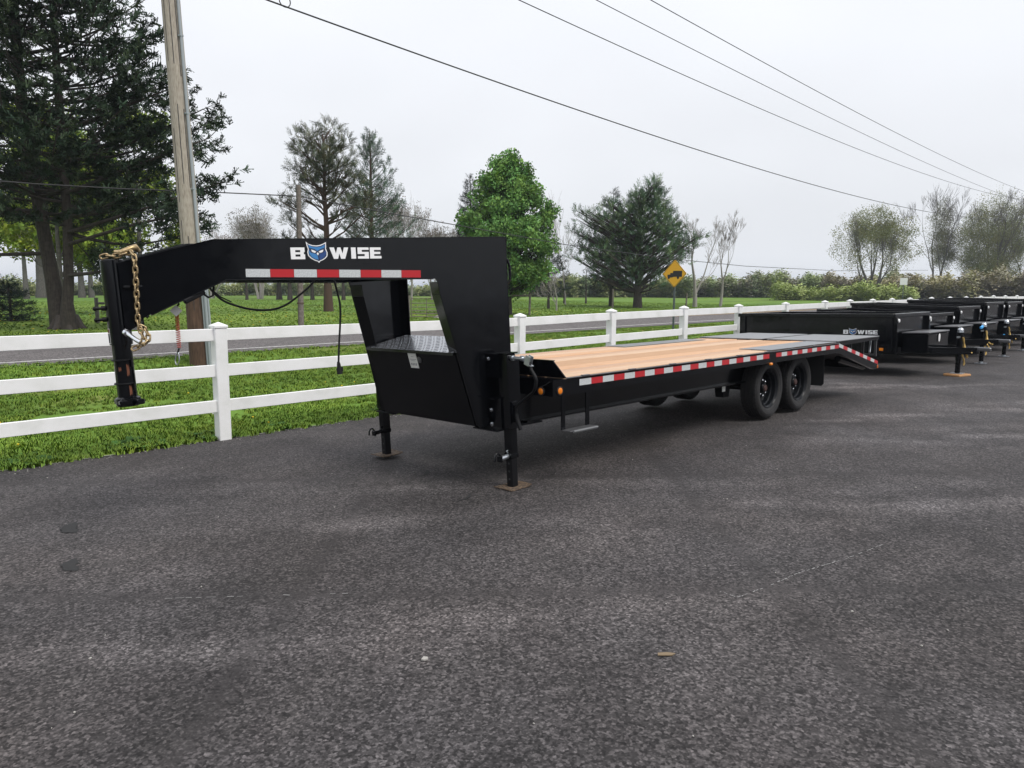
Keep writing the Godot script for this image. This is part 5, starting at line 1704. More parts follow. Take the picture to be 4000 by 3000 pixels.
func make_neck(T: Node3D) -> void:
	var W := DECK_W
	var na := 0.21
	var NT := 0.3217
	neck_xf = Transform3D(Basis(Vector3.BACK, 0.0424), loc(-0.4352, 0, -0.1))
	near_plate = Transform3D(Basis(Vector3(cos(na), 0, sin(na)), Vector3.UP, Vector3(-sin(na), 0, cos(na))), Vector3(0, 0, -NT))
	var far_plate := Transform3D(Basis(Vector3(cos(na), 0, -sin(na)), Vector3.UP, Vector3(sin(na), 0, cos(na))), Vector3(0, 0, -(W - NT)))
	var pts := [[0, 1.12], [-2.083, 1.115], [-2.60, 0.985], [-2.60, 0.585], [-2.55, 0.610], [-2.50, 0.662], [-2.45, 0.688], [-2.09, 0.848], [-2.03, 0.876], [-0.63, 0.832], [-0.606, 0.820], [-0.596, 0.80], [-0.578, 0.708], [-0.464, 0.272], [-0.322, -0.307], [-0.30, -0.33], [0, -0.33]]
	var poly := plate_poly(pts)
	var b: MB
	for k in 2:
		var xf := near_plate if k == 0 else far_plate
		var inn := -1.0 if k == 0 else 1.0
		b = MB.new()
		b.prism(poly, 0.0 if k == 0 else 0.006, inn * 0.012 if k == 0 else -0.006, neck_xf * xf)
		put("neck_side_plate", b, mats.black, T)
		b = MB.new()
		var fr := plate_poly([[-0.590, 0.80], [-0.578, 0.708], [-0.464, 0.272], [-0.322, -0.307]])
		for i in 3: strip_along(b, fr[i], fr[i + 1], 0.13, inn, 0.010, neck_xf * xf)
		put("upright_front_flange", b, mats.black, T)
		b = MB.new()
		var re := plate_poly([[-0.006, -0.33], [-0.006, 1.115]])
		strip_along(b, re[0], re[1], 0.11, inn, 0.010, neck_xf * xf)
		put("upright_rear_flange", b, mats.black, T)
		b = MB.new()
		var tp := plate_poly([[-2.6, 0.981], [-2.083, 1.111], [0, 1.116]])
		for i in 2: strip_along(b, tp[i], tp[i + 1], 0.09, inn, 0.010, neck_xf * xf)
		put("neck_top_flange", b, mats.black, T)
		b = MB.new()
		var bt := plate_poly([[-2.46, 0.682], [-2.09, 0.846], [-2.03, 0.872], [-0.63, 0.828]])
		for i in 3: strip_along(b, bt[i], bt[i + 1], 0.075, inn, 0.009, neck_xf * xf)
		# thin outer lip that catches the light
		for i in 3: strip_along(b, bt[i] + Vector2(0, -0.006), bt[i + 1] + Vector2(0, -0.006), 0.010, -inn, 0.006, neck_xf * xf)
		put("neck_bottom_flange", b, mats.black, T)
	# cross pieces of the neck
	b = MB.new()
	var tw := func(a: float, w0: float, v: float, size: Vector3) -> void:
		b.box(neck_xf * gl(a, W * 0.5, v), size, neck_xf.basis)
	tw.call(-0.08, 0, 1.06, Vector3(0.10, 0.10, 1.30))
	tw.call(-0.55, 0, 0.865, Vector3(0.10, 0.08, 1.12))
	tw.call(-1.3, 0, 0.99, Vector3(0.08, 0.16, 0.82))
	tw.call(-2.05, 0, 0.99, Vector3(0.08, 0.16, 0.48))
	put("neck_cross_member", b, mats.black, T)
	b = MB.new()
	b.box(neck_xf * gl(-2.42, W * 0.5, 0.85), Vector3(0.34, 0.012, 0.34), neck_xf.basis)
	b.box(neck_xf * gl(-2.50, W * 0.5, 0.78), Vector3(0.012, 0.38, 0.30), neck_xf.basis)
	put("coupler_mount", b, mats.black, T)
	# tape and lettering on the near plate
	var wb := BoxMesh.new(); wb.size = Vector3(0.150, 0.0508, 0.002); wb.material = mats.white_tape
	var rb := BoxMesh.new(); rb.size = Vector3(0.150, 0.0508, 0.002); rb.material = mats.red_tape
	var slope := atan2(0.8862 - 0.9312, 1.2136)
	for i in 8:
		var f := (i + 0.5) / 8.0
		var xf := neck_xf * near_plate * Transform3D(Basis(Vector3.BACK, slope), Vector3(-1.954 + 1.2136 * f, lerpf(0.9312, 0.8862, f) + 0.1 - 0.0254, 0.0012))
		put_mesh("white_reflector" if i % 2 == 0 else "red_reflector", wb if i % 2 == 0 else rb, T, xf)
	var lg := node("logo_lettering", T)
	lettering(lg, neck_xf * near_plate * Transform3D(Basis(Vector3.BACK, -0.012), Vector3(-1.662, 0.984 + 0.1, 0.0002)), 0.0752)
	# grab handle on the rear edge
	b = MB.new()
	b.tube([gl(0.0, 0.36, 0.97), gl(0.035, 0.35, 0.94), gl(0.05, 0.345, 0.89), gl(0.05, 0.345, 0.80), gl(0.03, 0.35, 0.77), gl(0.0, 0.36, 0.765)].map(func(p): return neck_xf * p), [0.011], 8)
	put("grab_handle", b, mats.black, T)
	# --- tool box between the uprights
	var boxn := node("front_tool_box", T, neck_xf)
	b = MB.new()
	var tl := gl(-0.466, 1.60, 0.262); var tr_ := gl(-0.466, 0.455, 0.262)
	var bl := gl(-0.324, 1.60, -0.318); var br := gl(-0.324, 0.42, -0.318)
	b.quad(tl, tr_, br, bl, Vector3(-1, 0.2, 0))
	var back := Vector3(0.012, 0, 0)
	b.quad(tl + back, tr_ + back, br + back, bl + back, Vector3(1, 0, 0))
	b.quad(bl, br, gl(-0.02, 0.42, -0.318), gl(-0.02, 1.60, -0.318), Vector3.DOWN)
	b.quad(gl(-0.02, 0.42, -0.318), gl(-0.02, 1.60, -0.318), gl(-0.02, 1.60, 0.30), gl(-0.02, 0.42, 0.30), Vector3.RIGHT)
	put("front_panel", b, mats.black, boxn)
	b = MB.new()
	# lid: bent tread plate with raised bars
	var f0 := gl(-0.482, 1.60, 0.268); var f1 := gl(-0.482, 0.455, 0.268)
	var r0 := gl(0.0, 1.66, 0.333); var r1 := gl(0.0, 0.40, 0.333)
	b.quad(f0, f1, r1, r0, Vector3.UP)
	var un := Vector3(-0.134, 0.991, 0)
	var nx := 10
	var nz := 22
	for i in nx:
		for j in nz:
			var u := (i + 0.5) / nx
			var w := (j + 0.5) / nz
			var c := f0.lerp(f1, w).lerp(r0.lerp(r1, w), u) + un * 0.0012
			var ang := 0.78 if (i + j) % 2 == 0 else -0.78
			b.box(c, Vector3(0.034, 0.003, 0.009), Basis(Vector3.BACK, 0.134) * Basis(Vector3.UP, ang))
	put("tread_plate_lid", b, mats.tread_plate, boxn)
	b = MB.new()
	b.box((f0 + f1) * 0.5 + Vector3(0.002, -0.012, 0), Vector3(0.006, 0.022, (f0 - f1).length()))
	put("lid_lip", b, mats.black, boxn)
	var lab := node("paper_label", boxn)
	var fn := Vector3(-0.971, -0.238, 0).normalized()
	var lx := Vector3(0, 0, 1)
	var lup := Vector3(-0.238, 0.971, 0).normalized()
	var lc := gl(-0.447, 0.985, 0.18) + fn * 0.003
	var lbs := Basis(lx, lup, lx.cross(lup))
	if lbs.z.dot(fn) < 0: lbs = Basis(-lx, lup, (-lx).cross(lup))
	b = MB.new()
	b.box(lc, Vector3(0.105, 0.125, 0.002), lbs)
	put("paper", b, mats.sticker, lab)
	b = MB.new()
	for q in [[0.0, 0.035, 0.035, 0.003], [0.0, 0.012, 0.08, 0.004], [0.0, 0.0, 0.05, 0.003], [-0.03, -0.03, 0.012, 0.02], [-0.01, -0.03, 0.010, 0.02], [0.01, -0.03, 0.010, 0.02], [0.03, -0.03, 0.012, 0.02]]:
		b.box(lc + lbs * Vector3(q[0], q[1], 0.0018), Vector3(q[2], q[3], 0.001), lbs)
	put("print", b, mat(0.25, 0.25, 0.26), lab)
	b = MB.new()
	b.lathe([Vector2(0.026, 0), Vector2(0.026, 0.006), Vector2(0.012, 0.009), Vector2(0.0, 0.010)], 16, Transform3D(Basis(Quaternion(Vector3.UP, fn)), gl(-0.449, 0.905, 0.19)))
	put("lock", b, mats.edge_grey, boxn)
	# --- landing jacks
	for k in 2:
		var sd := 1.0 if k == 0 else -1.0
		var t0 := 0.195 if k == 0 else 1.845
		var foot_v := -0.797 if k == 0 else -0.774
		var J := node("landing_jack", T, neck_xf)
		var A := -0.168
		var top := 0.243 if k == 0 else 0.20
		b = MB.new()
		b.box(gl(A, t0, (top - 0.338) * 0.5), Vector3(0.092, top + 0.338, 0.092), Basis(), 0.008)
		b.box(gl(A, t0, top + 0.003), Vector3(0.112, 0.008, 0.112))
		put("outer_tube", b, mats.black, J)
		b = MB.new()
		b.box(gl(A, t0, -0.445), Vector3(0.075, 0.24, 0.075), Basis(), 0.005)
		b.box(gl(A, t0, -0.545), Vector3(0.082, 0.035, 0.082), Basis(), 0.004)
		put("drop_leg", b, mats.black, J)
		b = MB.new()
		b.box(gl(A, t0, (foot_v - 0.54) * 0.5), Vector3(0.063, -0.54 - foot_v, 0.063), Basis(), 0.004)
		put("inner_leg", b, mats.black_dull, J)
		b = MB.new()
		for i in 3:
			b.lathe([Vector2(0.0, 0.0), Vector2(0.0095, 0.0), Vector2(0.0095, 0.001), Vector2(0.0, 0.001)], 12, Transform3D(Basis(Vector3.BACK, PI / 2), gl(A - 0.0312, t0, -0.605 - i * 0.062)))
		put("pin_hole", b, mats.ink, J)
		b = MB.new()
		b.box(gl(A, t0, foot_v + 0.004), Vector3(0.19, 0.009, 0.19), Basis(), 0.002)
		for s in [-1.0, 1.0]:
			b.box(gl(A + s * 0.10, t0, foot_v + 0.008), Vector3(0.028, 0.008, 0.19), Basis(Vector3.BACK, s * 0.35))
		put("foot_plate", b, mats.rust, J)
		b = MB.new()
		b.tube([gl(A - 0.02, t0, -0.545), gl(A - 0.115, t0, -0.55)], [0.019], 12)
		b.tube([gl(A - 0.035, t0, -0.52), gl(A - 0.05, t0, -0.505), gl(A - 0.03, t0, -0.50)], [0.006], 6)
		put("pin_housing", b, mats.zinc if k == 0 else mats.black, J)
		b = MB.new()
		b.tube([gl(A - 0.11, t0, -0.565), gl(A - 0.12, t0, -0.53), gl(A - 0.138, t0, -0.505), gl(A - 0.162, t0, -0.505), gl(A - 0.176, t0, -0.53), gl(A - 0.18, t0, -0.56)], [0.008], 7)
		b.box(gl(A - 0.125, t0, -0.55), Vector3(0.022, 0.05, 0.05), Basis(), 0.006)
		put("pull_handle", b, mats.black, J)
		# brackets to the upright
		b = MB.new()
		b.box(gl(A + 0.0, t0 + sd * 0.098, -0.22), Vector3(0.105, 0.25, 0.105), Basis(), 0.004)
		b.box(gl(A - 0.055, t0 + sd * 0.175, -0.22), Vector3(0.012, 0.25, 0.29))
		b.box(gl(A - 0.075, t0 + sd * 0.165, -0.10), Vector3(0.05, 0.006, 0.22))
		b.box(gl(A - 0.06, t0 + sd * 0.17, -0.345), Vector3(0.10, 0.010, 0.27))
		b.box(gl(A + 0.0, t0 + sd * 0.098, 0.15), Vector3(0.105, 0.18, 0.105), Basis(), 0.004)
		b.box(gl(A - 0.055, t0 + sd * 0.15, 0.15), Vector3(0.012, 0.18, 0.24))
		put("bracket", b, mats.black, J)
		for q in [[0.136, -0.195], [0.136, -0.305], [0.144, 0.20]]:
			bolt(J, gl(A - 0.0615, t0 + sd * q[0], q[1]), Vector3(-1, 0, 0))
		# gear housing on the rear of the tube
		b = MB.new()
		b.box(gl(A + 0.07, t0, -0.05), Vector3(0.06, 0.5, 0.07), Basis(), 0.01)
		put("gear_housing", b, mats.black, J)
		if k == 0:
			b = MB.new()
			b.tube([gl(A, t0 - 0.04, 0.213), gl(A, -0.005, 0.209)], [0.014], 12)
			for t in [t0 - 0.055, t0 - 0.16]:
				b.tube([gl(A, t - 0.012, 0.212), gl(A, t + 0.012, 0.212)], [0.021], 12)
			put("crank_shaft", b, mats.zinc, J)
			b = MB.new()
			for e in [-0.016, 0.016]:
				b.box(gl(A + e, -0.028, 0.200), Vector3(0.005, 0.075, 0.05), Basis(Vector3.RIGHT, 0.35), 0.002)
			b.box(gl(A, -0.043, 0.165), Vector3(0.034, 0.006, 0.04), Basis(Vector3.RIGHT, 0.35))
			put("crank_yoke", b, mats.zinc, J)
			b = MB.new()
			b.tube([gl(A, -0.030, 0.185), gl(A, -0.050, 0.13), gl(A, -0.085, 0.085), gl(A, -0.096, 0.055), gl(A, -0.085, 0.0)], [0.0135], 10)
			b.tube([gl(A, -0.085, 0.0), gl(A, -0.055, -0.04), gl(A, 0.09, -0.135), gl(A, 0.125, -0.17), gl(A, 0.128, -0.215)], [0.011], 10)
			b.tube([gl(A, 0.128, -0.215), gl(A, 0.118, -0.25), gl(A, 0.082, -0.335)], [0.0155], 10)
			put("crank_handle", b, mats.black_dull, J)
			b = MB.new()
			b.box(gl(A, 0.14, -0.20), Vector3(0.05, 0.16, 0.012), Basis(), 0.002)
			put("crank_clip", b, mats.black, J)
	# cross shaft between the jacks
	b = MB.new()
	b.tube([neck_xf * gl(-0.10, 0.25, 0.21), neck_xf * gl(-0.10, 1.8, 0.21)], [0.012], 8)
	put("cross_shaft", b, mats.edge_grey, T)
	# small wire pigtail by the front light
	b = MB.new()
	b.tube([loc(-0.33, 0.10, -0.035), loc(-0.335, 0.06, -0.02), loc(-0.33, 0.02, 0.005)], [0.004], 6)
	put("light_wire", b, mats.rubber, T)
	# --- coupler
	var C := node("coupler", T, neck_xf)
	var ca := -2.607
	var ctr := 0.95
	var cx := func(v: float) -> Transform3D: return Transform3D(Basis(), gl(ca, ctr, v))
	b = MB.new()
	b.lathe([Vector2(0.0, 0.515), Vector2(0.062, 0.515), Vector2(0.062, 1.003), Vector2(0.056, 1.008), Vector2(0.052, 1.000), Vector2(0.0, 1.000)], 30, cx.call(0.0))
	put("outer_tube", b, mats.black, C)
	b = MB.new()
	b.lathe([Vector2(0.053, 0.19), Vector2(0.053, 0.52)], 30, cx.call(0.0))
	put("inner_tube", b, mats.black, C)
	b = MB.new()
	b.box(gl(ca, ctr, 0.176), Vector3(0.125, 0.042, 0.125), Basis(Vector3.UP, 0.0), 0.012)
	b.box(gl(ca + 0.03, ctr - 0.07, 0.176), Vector3(0.05, 0.03, 0.08), Basis(Vector3.UP, 0.2), 0.006)
	b.lathe([Vector2(0.0, 0.150), Vector2(0.06, 0.150), Vector2(0.066, 0.165), Vector2(0.066, 0.196), Vector2(0.055, 0.205)], 24, cx.call(0.0))
	put("ball_socket", b, mats.black, C)
	for v in [0.73, 0.665]:
		b = MB.new()
		var n := Vector3(-0.95, 0, -0.31).normalized()
		var p := gl(ca, ctr, v)
		b.tube([p + n * 0.055, p + n * 0.082], [0.016], 6)
		b.tube([p + n * 0.082, p + n * 0.125], [0.0085], 8)
		b.tube([p + n * 0.108, p + n * 0.12], [0.014], 6)
		put("set_screw", b, mats.black_dull, C)
	# stop collar and hand rails bent from rod
	b = MB.new()
	var q0 := Vector3(-0.55, 0, 0.83).normalized()
	for vv in [[0.425, 0.06], [0.285, 0.06]]:
		var pp := []
		for i in 9:
			var a := lerpf(-1.9, 1.0, i / 8.0)
			var u := q0.rotated(Vector3.UP, a)
			pp.append(gl(ca, ctr, vv[0]) + u * vv[1])
		pp.append(pp[-1] + Vector3(0, -0.045, 0))
		b.tube(pp, [0.005], 6)
	put("latch_rod", b, mats.black_dull, C)
	b = MB.new()
	for q in [[0.33, 0.40, 0.5], [0.215, 0.275, 0.55], [0.36, 0.385, -0.3]]:
		for i in 3:
			var u0 := q0.rotated(Vector3.UP, q[2] + i * 0.09)
			var u1 := q0.rotated(Vector3.UP, q[2] + (i + 1) * 0.09)
			var e := 0.012 * i
			b.quad(gl(ca, ctr, q[0] + e) + u0 * 0.0537, gl(ca, ctr, q[0]) + u1 * 0.0537, gl(ca, ctr, q[1]) + u1 * 0.0537, gl(ca, ctr, q[1] - e) + u0 * 0.0537, q0)
	put("rust_patch", b, mats.orange_rust, C)
	# warning sticker wrapped on the outer tube
	for part in 3:
		b = MB.new()
		var lim: Array = [[0.522, 0.612, 0.0626, -1.32, -0.72], [0.588, 0.608, 0.0632, -1.28, -0.76], [0.527, 0.583, 0.0632, -1.26, -0.78]][part]
		for i in 6:
			var a0 := lerpf(lim[3], lim[4], i / 6.0)
			var a1 := lerpf(lim[3], lim[4], (i + 1) / 6.0)
			var u0 := q0.rotated(Vector3.UP, a0)
			var u1 := q0.rotated(Vector3.UP, a1)
			b.quad(gl(ca, ctr, lim[0]) + u0 * lim[2], gl(ca, ctr, lim[0]) + u1 * lim[2], gl(ca, ctr, lim[1]) + u1 * lim[2], gl(ca, ctr, lim[1]) + u0 * lim[2], q0)
		put(["sticker_border", "sticker_band", "sticker_text"][part], b, [mats.sticker, mats.orange_rust, mats.ink][part], C)
	# zinc locking lever
	b = MB.new()
	b.tube([gl(-2.60, 0.865, 0.585), gl(-2.575, 0.80, 0.545), gl(-2.56, 0.775, 0.528)], [0.013], 10)
	b.tube([gl(-2.603, 0.872, 0.588), gl(-2.598, 0.858, 0.582)], [0.021], 10)
	put("locking_pin", b, mats.chrome, C)
	b = MB.new()
	b.tube([gl(-2.49, 0.84, 0.665), gl(-2.475, 0.835, 0.675)], [0.006], 6)
	put("grease_fitting", b, mats.black_dull, C)
	make_hanging_things()

func make_hanging_things() -> void:
	var G := trailer_xf * neck_xf
	# safety chain
	var chain := thing("safety_chain", "gold zinc safety chain draped over the coupler end of the neck", "chain", Transform3D(Basis(), G * gl(-2.53, 0.82, 0.8)))
	var path := [gl(-2.66, 0.95, 1.022), gl(-2.63, 0.93, 1.03), gl(-2.60, 0.91, 1.025), gl(-2.57, 0.89, 1.03), gl(-2.53, 0.875, 1.045), gl(-2.52, 0.845, 1.045), gl(-2.52, 0.828, 1.01), gl(-2.524, 0.825, 0.96), gl(-2.533, 0.825, 0.80), gl(-2.543, 0.825, 0.64), gl(-2.536, 0.81, 0.575), gl(-2.525, 0.80, 0.525), gl(-2.545, 0.80, 0.505), gl(-2.575, 0.81, 0.50), gl(-2.59, 0.82, 0.49)]
	var path2 := [gl(-2.543, 0.815, 0.62), gl(-2.515, 0.80, 0.60), gl(-2.505, 0.79, 0.56), gl(-2.515, 0.785, 0.525), gl(-2.54, 0.785, 0.51)]
	var lm := MB.new()
	lm.torus(0.0125, 0.0054, 0.0105, Transform3D(), 14, 6)
	var lmesh := lm.mesh(mats.gold_zinc)
	for pth in [path, path2]:
		var cv := Curve3D.new()
		for p in pth: cv.add_point(G * p)
		var L := cv.get_baked_length()
		var n := int(L / 0.0345)
		for i in n:
			var a := cv.sample_baked(L * (i + 0.0) / n)
			var c := cv.sample_baked(L * (i + 1.0) / n)
			var d := (c - a).normalized()
			var ref := Vector3(0.3, 0.2, 0.9)
			var x := d.cross(ref).normalized().rotated(d, (0.25 if i % 2 == 0 else 1.85) + rnd(-0.25, 0.25))
			put_mesh("link", lmesh, chain, Transform3D(Basis(x, d, x.cross(d)), (a + c) * 0.5 - chain.position))
	var hk := MB.new()
	hk.tube([G * gl(-2.47, 0.90, 1.055) - chain.position, G * gl(-2.49, 0.89, 1.075) - chain.position, G * gl(-2.52, 0.885, 1.065) - chain.position, G * gl(-2.57, 0.90, 1.045) - chain.position, G * gl(-2.60, 0.915, 1.05) - chain.position], [0.014, 0.02, 0.018, 0.016, 0.01], 10)
	put("hook", hk, mats.gold_zinc, chain)
	# breakaway coil
	var cb := thing("breakaway_cable", "red coiled breakaway cable with a carabiner under the neck", "cable", Transform3D(Basis(), G * gl(-2.285, 0.922, 0.70)))
	var o := cb.position
	var b := MB.new()
	var cp := []
	var top := G * gl(-2.282, 0.922, 0.712) - o
	var bot := G * gl(-2.292, 0.922, 0.462) - o
	var turns := 26
	for i in turns * 8 + 1:
		var f := i / float(turns * 8)
		var g := pow(f, 1.35) * 0.75 + f * 0.25
		var a := TAU * turns * f
		cp.append(top.lerp(bot, g) + Vector3(cos(a), 0, sin(a)) * 0.0125)
	b.tube(cp, [0.0022], 4, false)
	put("coil", b, mats.red_cord, cb)
	b = MB.new()
	var cc := []
	var ct := G * gl(-2.302, 0.922, 0.435) - o
	for i in 17:
		var a := TAU * i / 16.0
		var y := -0.036 + 0.038 * cos(a)
		var w := 0.012 + 0.006 * clampf(0.5 - cos(a), 0, 1)
		cc.append(ct + Vector3(sin(a) * w + y * 0.12, y, sin(a) * w * 0.5))
	b.tube(cc, [0.0035], 6, false)
	put("carabiner", b, mats.zinc, cb)
	b = MB.new()
	b.tube([bot, ct], [0.006], 6)
	put("clip", b, mats.rubber, cb)
	b = MB.new()
	b.box(Vector3(0.012, -0.006, 0.028), Vector3(0.050, 0.050, 0.0015), Basis(Vector3.UP, 0.42) * Basis(Vector3.BACK, 0.78))
	put("tag", b, mats.sticker, cb)
	b = MB.new()
	b.box(G * gl(-2.215, 0.80, 0.772) - o, Vector3(0.14, 0.028, 0.03), G.basis * Basis(Vector3.BACK, 0.42), 0.006)
	b.tube([G * gl(-2.28, 0.88, 0.735) - o, top], [0.006], 6)
	b.tube([G * gl(-2.16, 0.80, 0.79) - o, G * gl(-2.13, 0.80, 0.765) - o, G * gl(-2.10, 0.80, 0.775) - o, G * gl(-2.09, 0.80, 0.83) - o], [0.007], 6)
	put("switch_box", b, mats.black_dull, cb)
	# loose power cord with a plug
	var pc := thing("trailer_cable", "black power cable sagging under the neck with a hanging plug", "cable", Transform3D(Basis(), G * gl(-1.6, 0.922, 0.8)))
	o = pc.position
	b = MB.new()
	var k := Curve3D.new()
	for p in [gl(-2.10, 0.86, 0.86), gl(-2.075, 0.90, 0.825), gl(-2.0, 0.922, 0.75), gl(-1.92, 0.922, 0.708), gl(-1.80, 0.922, 0.672), gl(-1.668, 0.922, 0.661), gl(-1.56, 0.922, 0.685), gl(-1.456, 0.922, 0.742), gl(-1.37, 0.922, 0.80), gl(-1.30, 0.922, 0.86)]: k.add_point(G * p - o)
	b.tube(smooth_pts(k, 40), [0.0072], 8)
	b.tube([gl(-2.10, 0.86, 0.86), gl(-2.07, 0.93, 0.832), gl(-1.99, 0.95, 0.765), gl(-1.92, 0.95, 0.727)].map(func(p): return G * p - o), [0.004], 6)
	put("cord", b, mats.rubber, pc)
	b = MB.new()
	k = Curve3D.new()
	for p in [gl(-1.16, 0.922, 0.84), gl(-1.146, 0.922, 0.77), gl(-1.128, 0.922, 0.66), gl(-1.14, 0.922, 0.52), gl(-1.160, 0.922, 0.387), gl(-1.177, 0.922, 0.245)]: k.add_point(G * p - o)
	b.tube(smooth_pts(k, 24), [0.0075], 8)
	put("cord", b, mats.rubber, pc)
	b = MB.new()
	var p0 := G * gl(-1.178, 0.922, 0.255) - o
	var p1 := G * gl(-1.172, 0.922, 0.165) - o
	b.tube([p0, p0.lerp(p1, 0.25), p0.lerp(p1, 0.5), p0.lerp(p1, 0.55), p1], [0.009, 0.014, 0.016, 0.022, 0.021], 12)
	b.box(p0.lerp(p1, 0.6) + Vector3(0.02, 0, 0.0), Vector3(0.012, 0.03, 0.02))
	put("plug", b, mats.rubber, pc)

func smooth_pts(c: Curve3D, n: int) -> Array:
	for i in c.point_count:
		var a := c.get_point_position(maxi(i - 1, 0))
		var d := c.get_point_position(mini(i + 1, c.point_count - 1))
		c.set_point_in(i, (a - d) / 6.0)
		c.set_point_out(i, (d - a) / 6.0)
	var o := []
	for i in n + 1: o.append(c.sample_baked(c.get_baked_length() * i / n, true))
	return o

# ---------------------------------------------------------------- dump trailers
func make_dump(label: String, jack: Vector3, k: float, w: float, L: float, top_f: float, top_r: float, P: Dictionary) -> void:
	var d := -LH
	var bs := Basis(d, Vector3.UP, d.cross(Vector3.UP))
	var base := jack - d * k
	base.y = jack.y
	var T := thing("dump_trailer", label, "trailer", Transform3D(bs, base), "black dump trailers parked in a row along the fence")
	var pitch := atan2(top_f - top_r, L)
	var tilt := Transform3D(Basis(Vector3.BACK, pitch), Vector3(0, top_f, 0))
	var low: float = P.get("low", 0.62)      # wall height
	var b := MB.new()
	# side walls with a top rim
	for s in [1.0, -1.0]:
		b = MB.new()
		b.box(tilt * Vector3(-L * 0.5, -low * 0.5, s * (w * 0.5 - 0.02)), Vector3(L, low, 0.04), tilt.basis)
		b.box(tilt * Vector3(-L * 0.5, -0.03, s * (w * 0.5 - 0.002)), Vector3(L + 0.04, 0.07, 0.085), tilt.basis, 0.008)
		b.box(tilt * Vector3(-L + 0.08, -low * 0.5 - 0.035, s * (w * 0.5 + 0.012)), Vector3(0.12, low - 0.07, 0.05), tilt.basis, 0.006)
		b.box(tilt * Vector3(-0.05, -low * 0.5 - 0.035, s * (w * 0.5 + 0.01)), Vector3(0.09, low - 0.07, 0.045), tilt.basis, 0.006)
		put("side_wall", b, mats.black, T)
		# fender arch
		b = MB.new()
		var x0 := -L * 0.86
		var x1 := -L * 0.36
		var yt := -0.36
		for q in [[x0 + 0.10, yt, x1 - 0.10, yt], [x0 - 0.06, yt - 0.22, x0 + 0.10, yt], [x1 - 0.10, yt, x1 + 0.06, yt - 0.22]]:
			var a := Vector2(q[0], q[1])
			var c := Vector2(q[2], q[3])
			var m := (a + c) * 0.5
			b.box(tilt * Vector3(m.x, m.y, s * (w * 0.5 + 0.13)), Vector3((c - a).length(), 0.012, 0.24), tilt.basis * Basis(Vector3.BACK, (c - a).angle()))
		put("fender", b, mats.black, T)
		for x in [-L * 0.74, -L * 0.48]:
			b = MB.new()
			b.lathe([Vector2(0.19, -0.09), Vector2(0.30, -0.10), Vector2(0.335, -0.07), Vector2(0.335, 0.07), Vector2(0.30, 0.10), Vector2(0.2, 0.09), Vector2(0.17, 0.03), Vector2(0.0, 0.03)], 24, Transform3D(Basis(Vector3.RIGHT, PI / 2 * s), Vector3(x, 0.335, s * (w * 0.5 + 0.12))))
			put("wheel", b, mats.tyre, T)
	b = MB.new()
	b.box(tilt * Vector3(-0.02, -low * 0.5, 0), Vector3(0.04, low, w - 0.08), tilt.basis)
	b.box(tilt * Vector3(0.0, -0.03, 0), Vector3(0.085, 0.07, w + 0.04), tilt.basis, 0.008)
	put("front_wall", b, mats.black, T)
	for s in [1.0, -1.0]:
		b = MB.new()
		b.box(tilt * Vector3(0.03, -low * 0.5 - 0.03, s * (w * 0.5 - 0.06)), Vector3(0.07, low - 0.08, 0.09), tilt.basis, 0.006)
		put("corner_post", b, mats.black, T)
	b = MB.new()
	b.box(tilt * Vector3(-L + 0.02, -low * 0.5, 0), Vector3(0.04, low, w - 0.06), tilt.basis)
	put("tailgate", b, mats.black, T)
	b = MB.new()
	b.box(tilt * Vector3(-L * 0.5, -low + 0.02, 0), Vector3(L - 0.02, 0.03, w - 0.02), tilt.basis)
	put("floor", b, mats.black_dull, T)
	# frame and drawbar
	b = MB.new()
	for s in [1.0, -1.0]:
		b.box(Vector3(-L * 0.5, 0.42, s * w * 0.36), Vector3(L, 0.14, 0.07), Basis(Vector3.BACK, pitch * 0.7))
		var e := Vector3(k + 0.28, 0.47, s * 0.05)
		var st := Vector3(-0.05, 0.44, s * w * 0.36)
		var v := e - st
		b.box((e + st) * 0.5, Vector3(v.length(), 0.12, 0.06), Basis(v.normalized(), Vector3.UP, v.normalized().cross(Vector3.UP)))
	put("frame", b, mats.black, T)
	b = MB.new()
	b.box(Vector3(k + 0.36, 0.50, 0), Vector3(0.26, 0.07, 0.09), Basis(), 0.015)
	put("coupler", b, mats.edge_grey, T)
	# tool box on the drawbar
	var tb := node("tool_box", T)
	b = MB.new()
	var bw: float = P.get("box_w", w * 0.62)
	b.box(Vector3(0.30, 0.59, P.get("box_z", 0.0)), Vector3(0.42, 0.34, bw), Basis(), 0.012)
	put("box", b, mats.black, tb)
	b = MB.new()
	b.box(Vector3(0.30, 0.775, P.get("box_z", 0.0)), Vector3(0.45, 0.025, bw + 0.03), Basis(Vector3.BACK, 0.04), 0.008)
	put("lid", b, mats.edge_grey, tb)
	# front jack
	var j := node("jack", T)
	b = MB.new()
	b.tube([Vector3(k, 0.05, 0), Vector3(k, 0.30, 0)], [0.042], 12)
	b.tube([Vector3(k, 0.28, 0), Vector3(k, 0.78, 0)], [0.05], 12)
	put("tube", b, mats.black, j)
	b = MB.new()
	b.lathe([Vector2(0.052, 0.78), Vector2(0.05, 0.83), Vector2(0.03, 0.86), Vector2(0.0, 0.865)], 12, Transform3D(Basis(), Vector3(k, 0, 0)))
	b.box(Vector3(k, 0.70, 0.07), Vector3(0.03, 0.03, 0.20))
	put("jack_head", b, mats.zinc, j)
	b = MB.new()
	b.box(Vector3(k, 0.046 if P.has("tag") else 0.012, 0), Vector3(0.20, 0.012, 0.20))
	b.tube([Vector3(k, 0.012, 0), Vector3(k, 0.08, 0)], [0.04], 10)
	put("foot", b, mats.zinc, j)
	# chains looped round the jack
	b = MB.new()
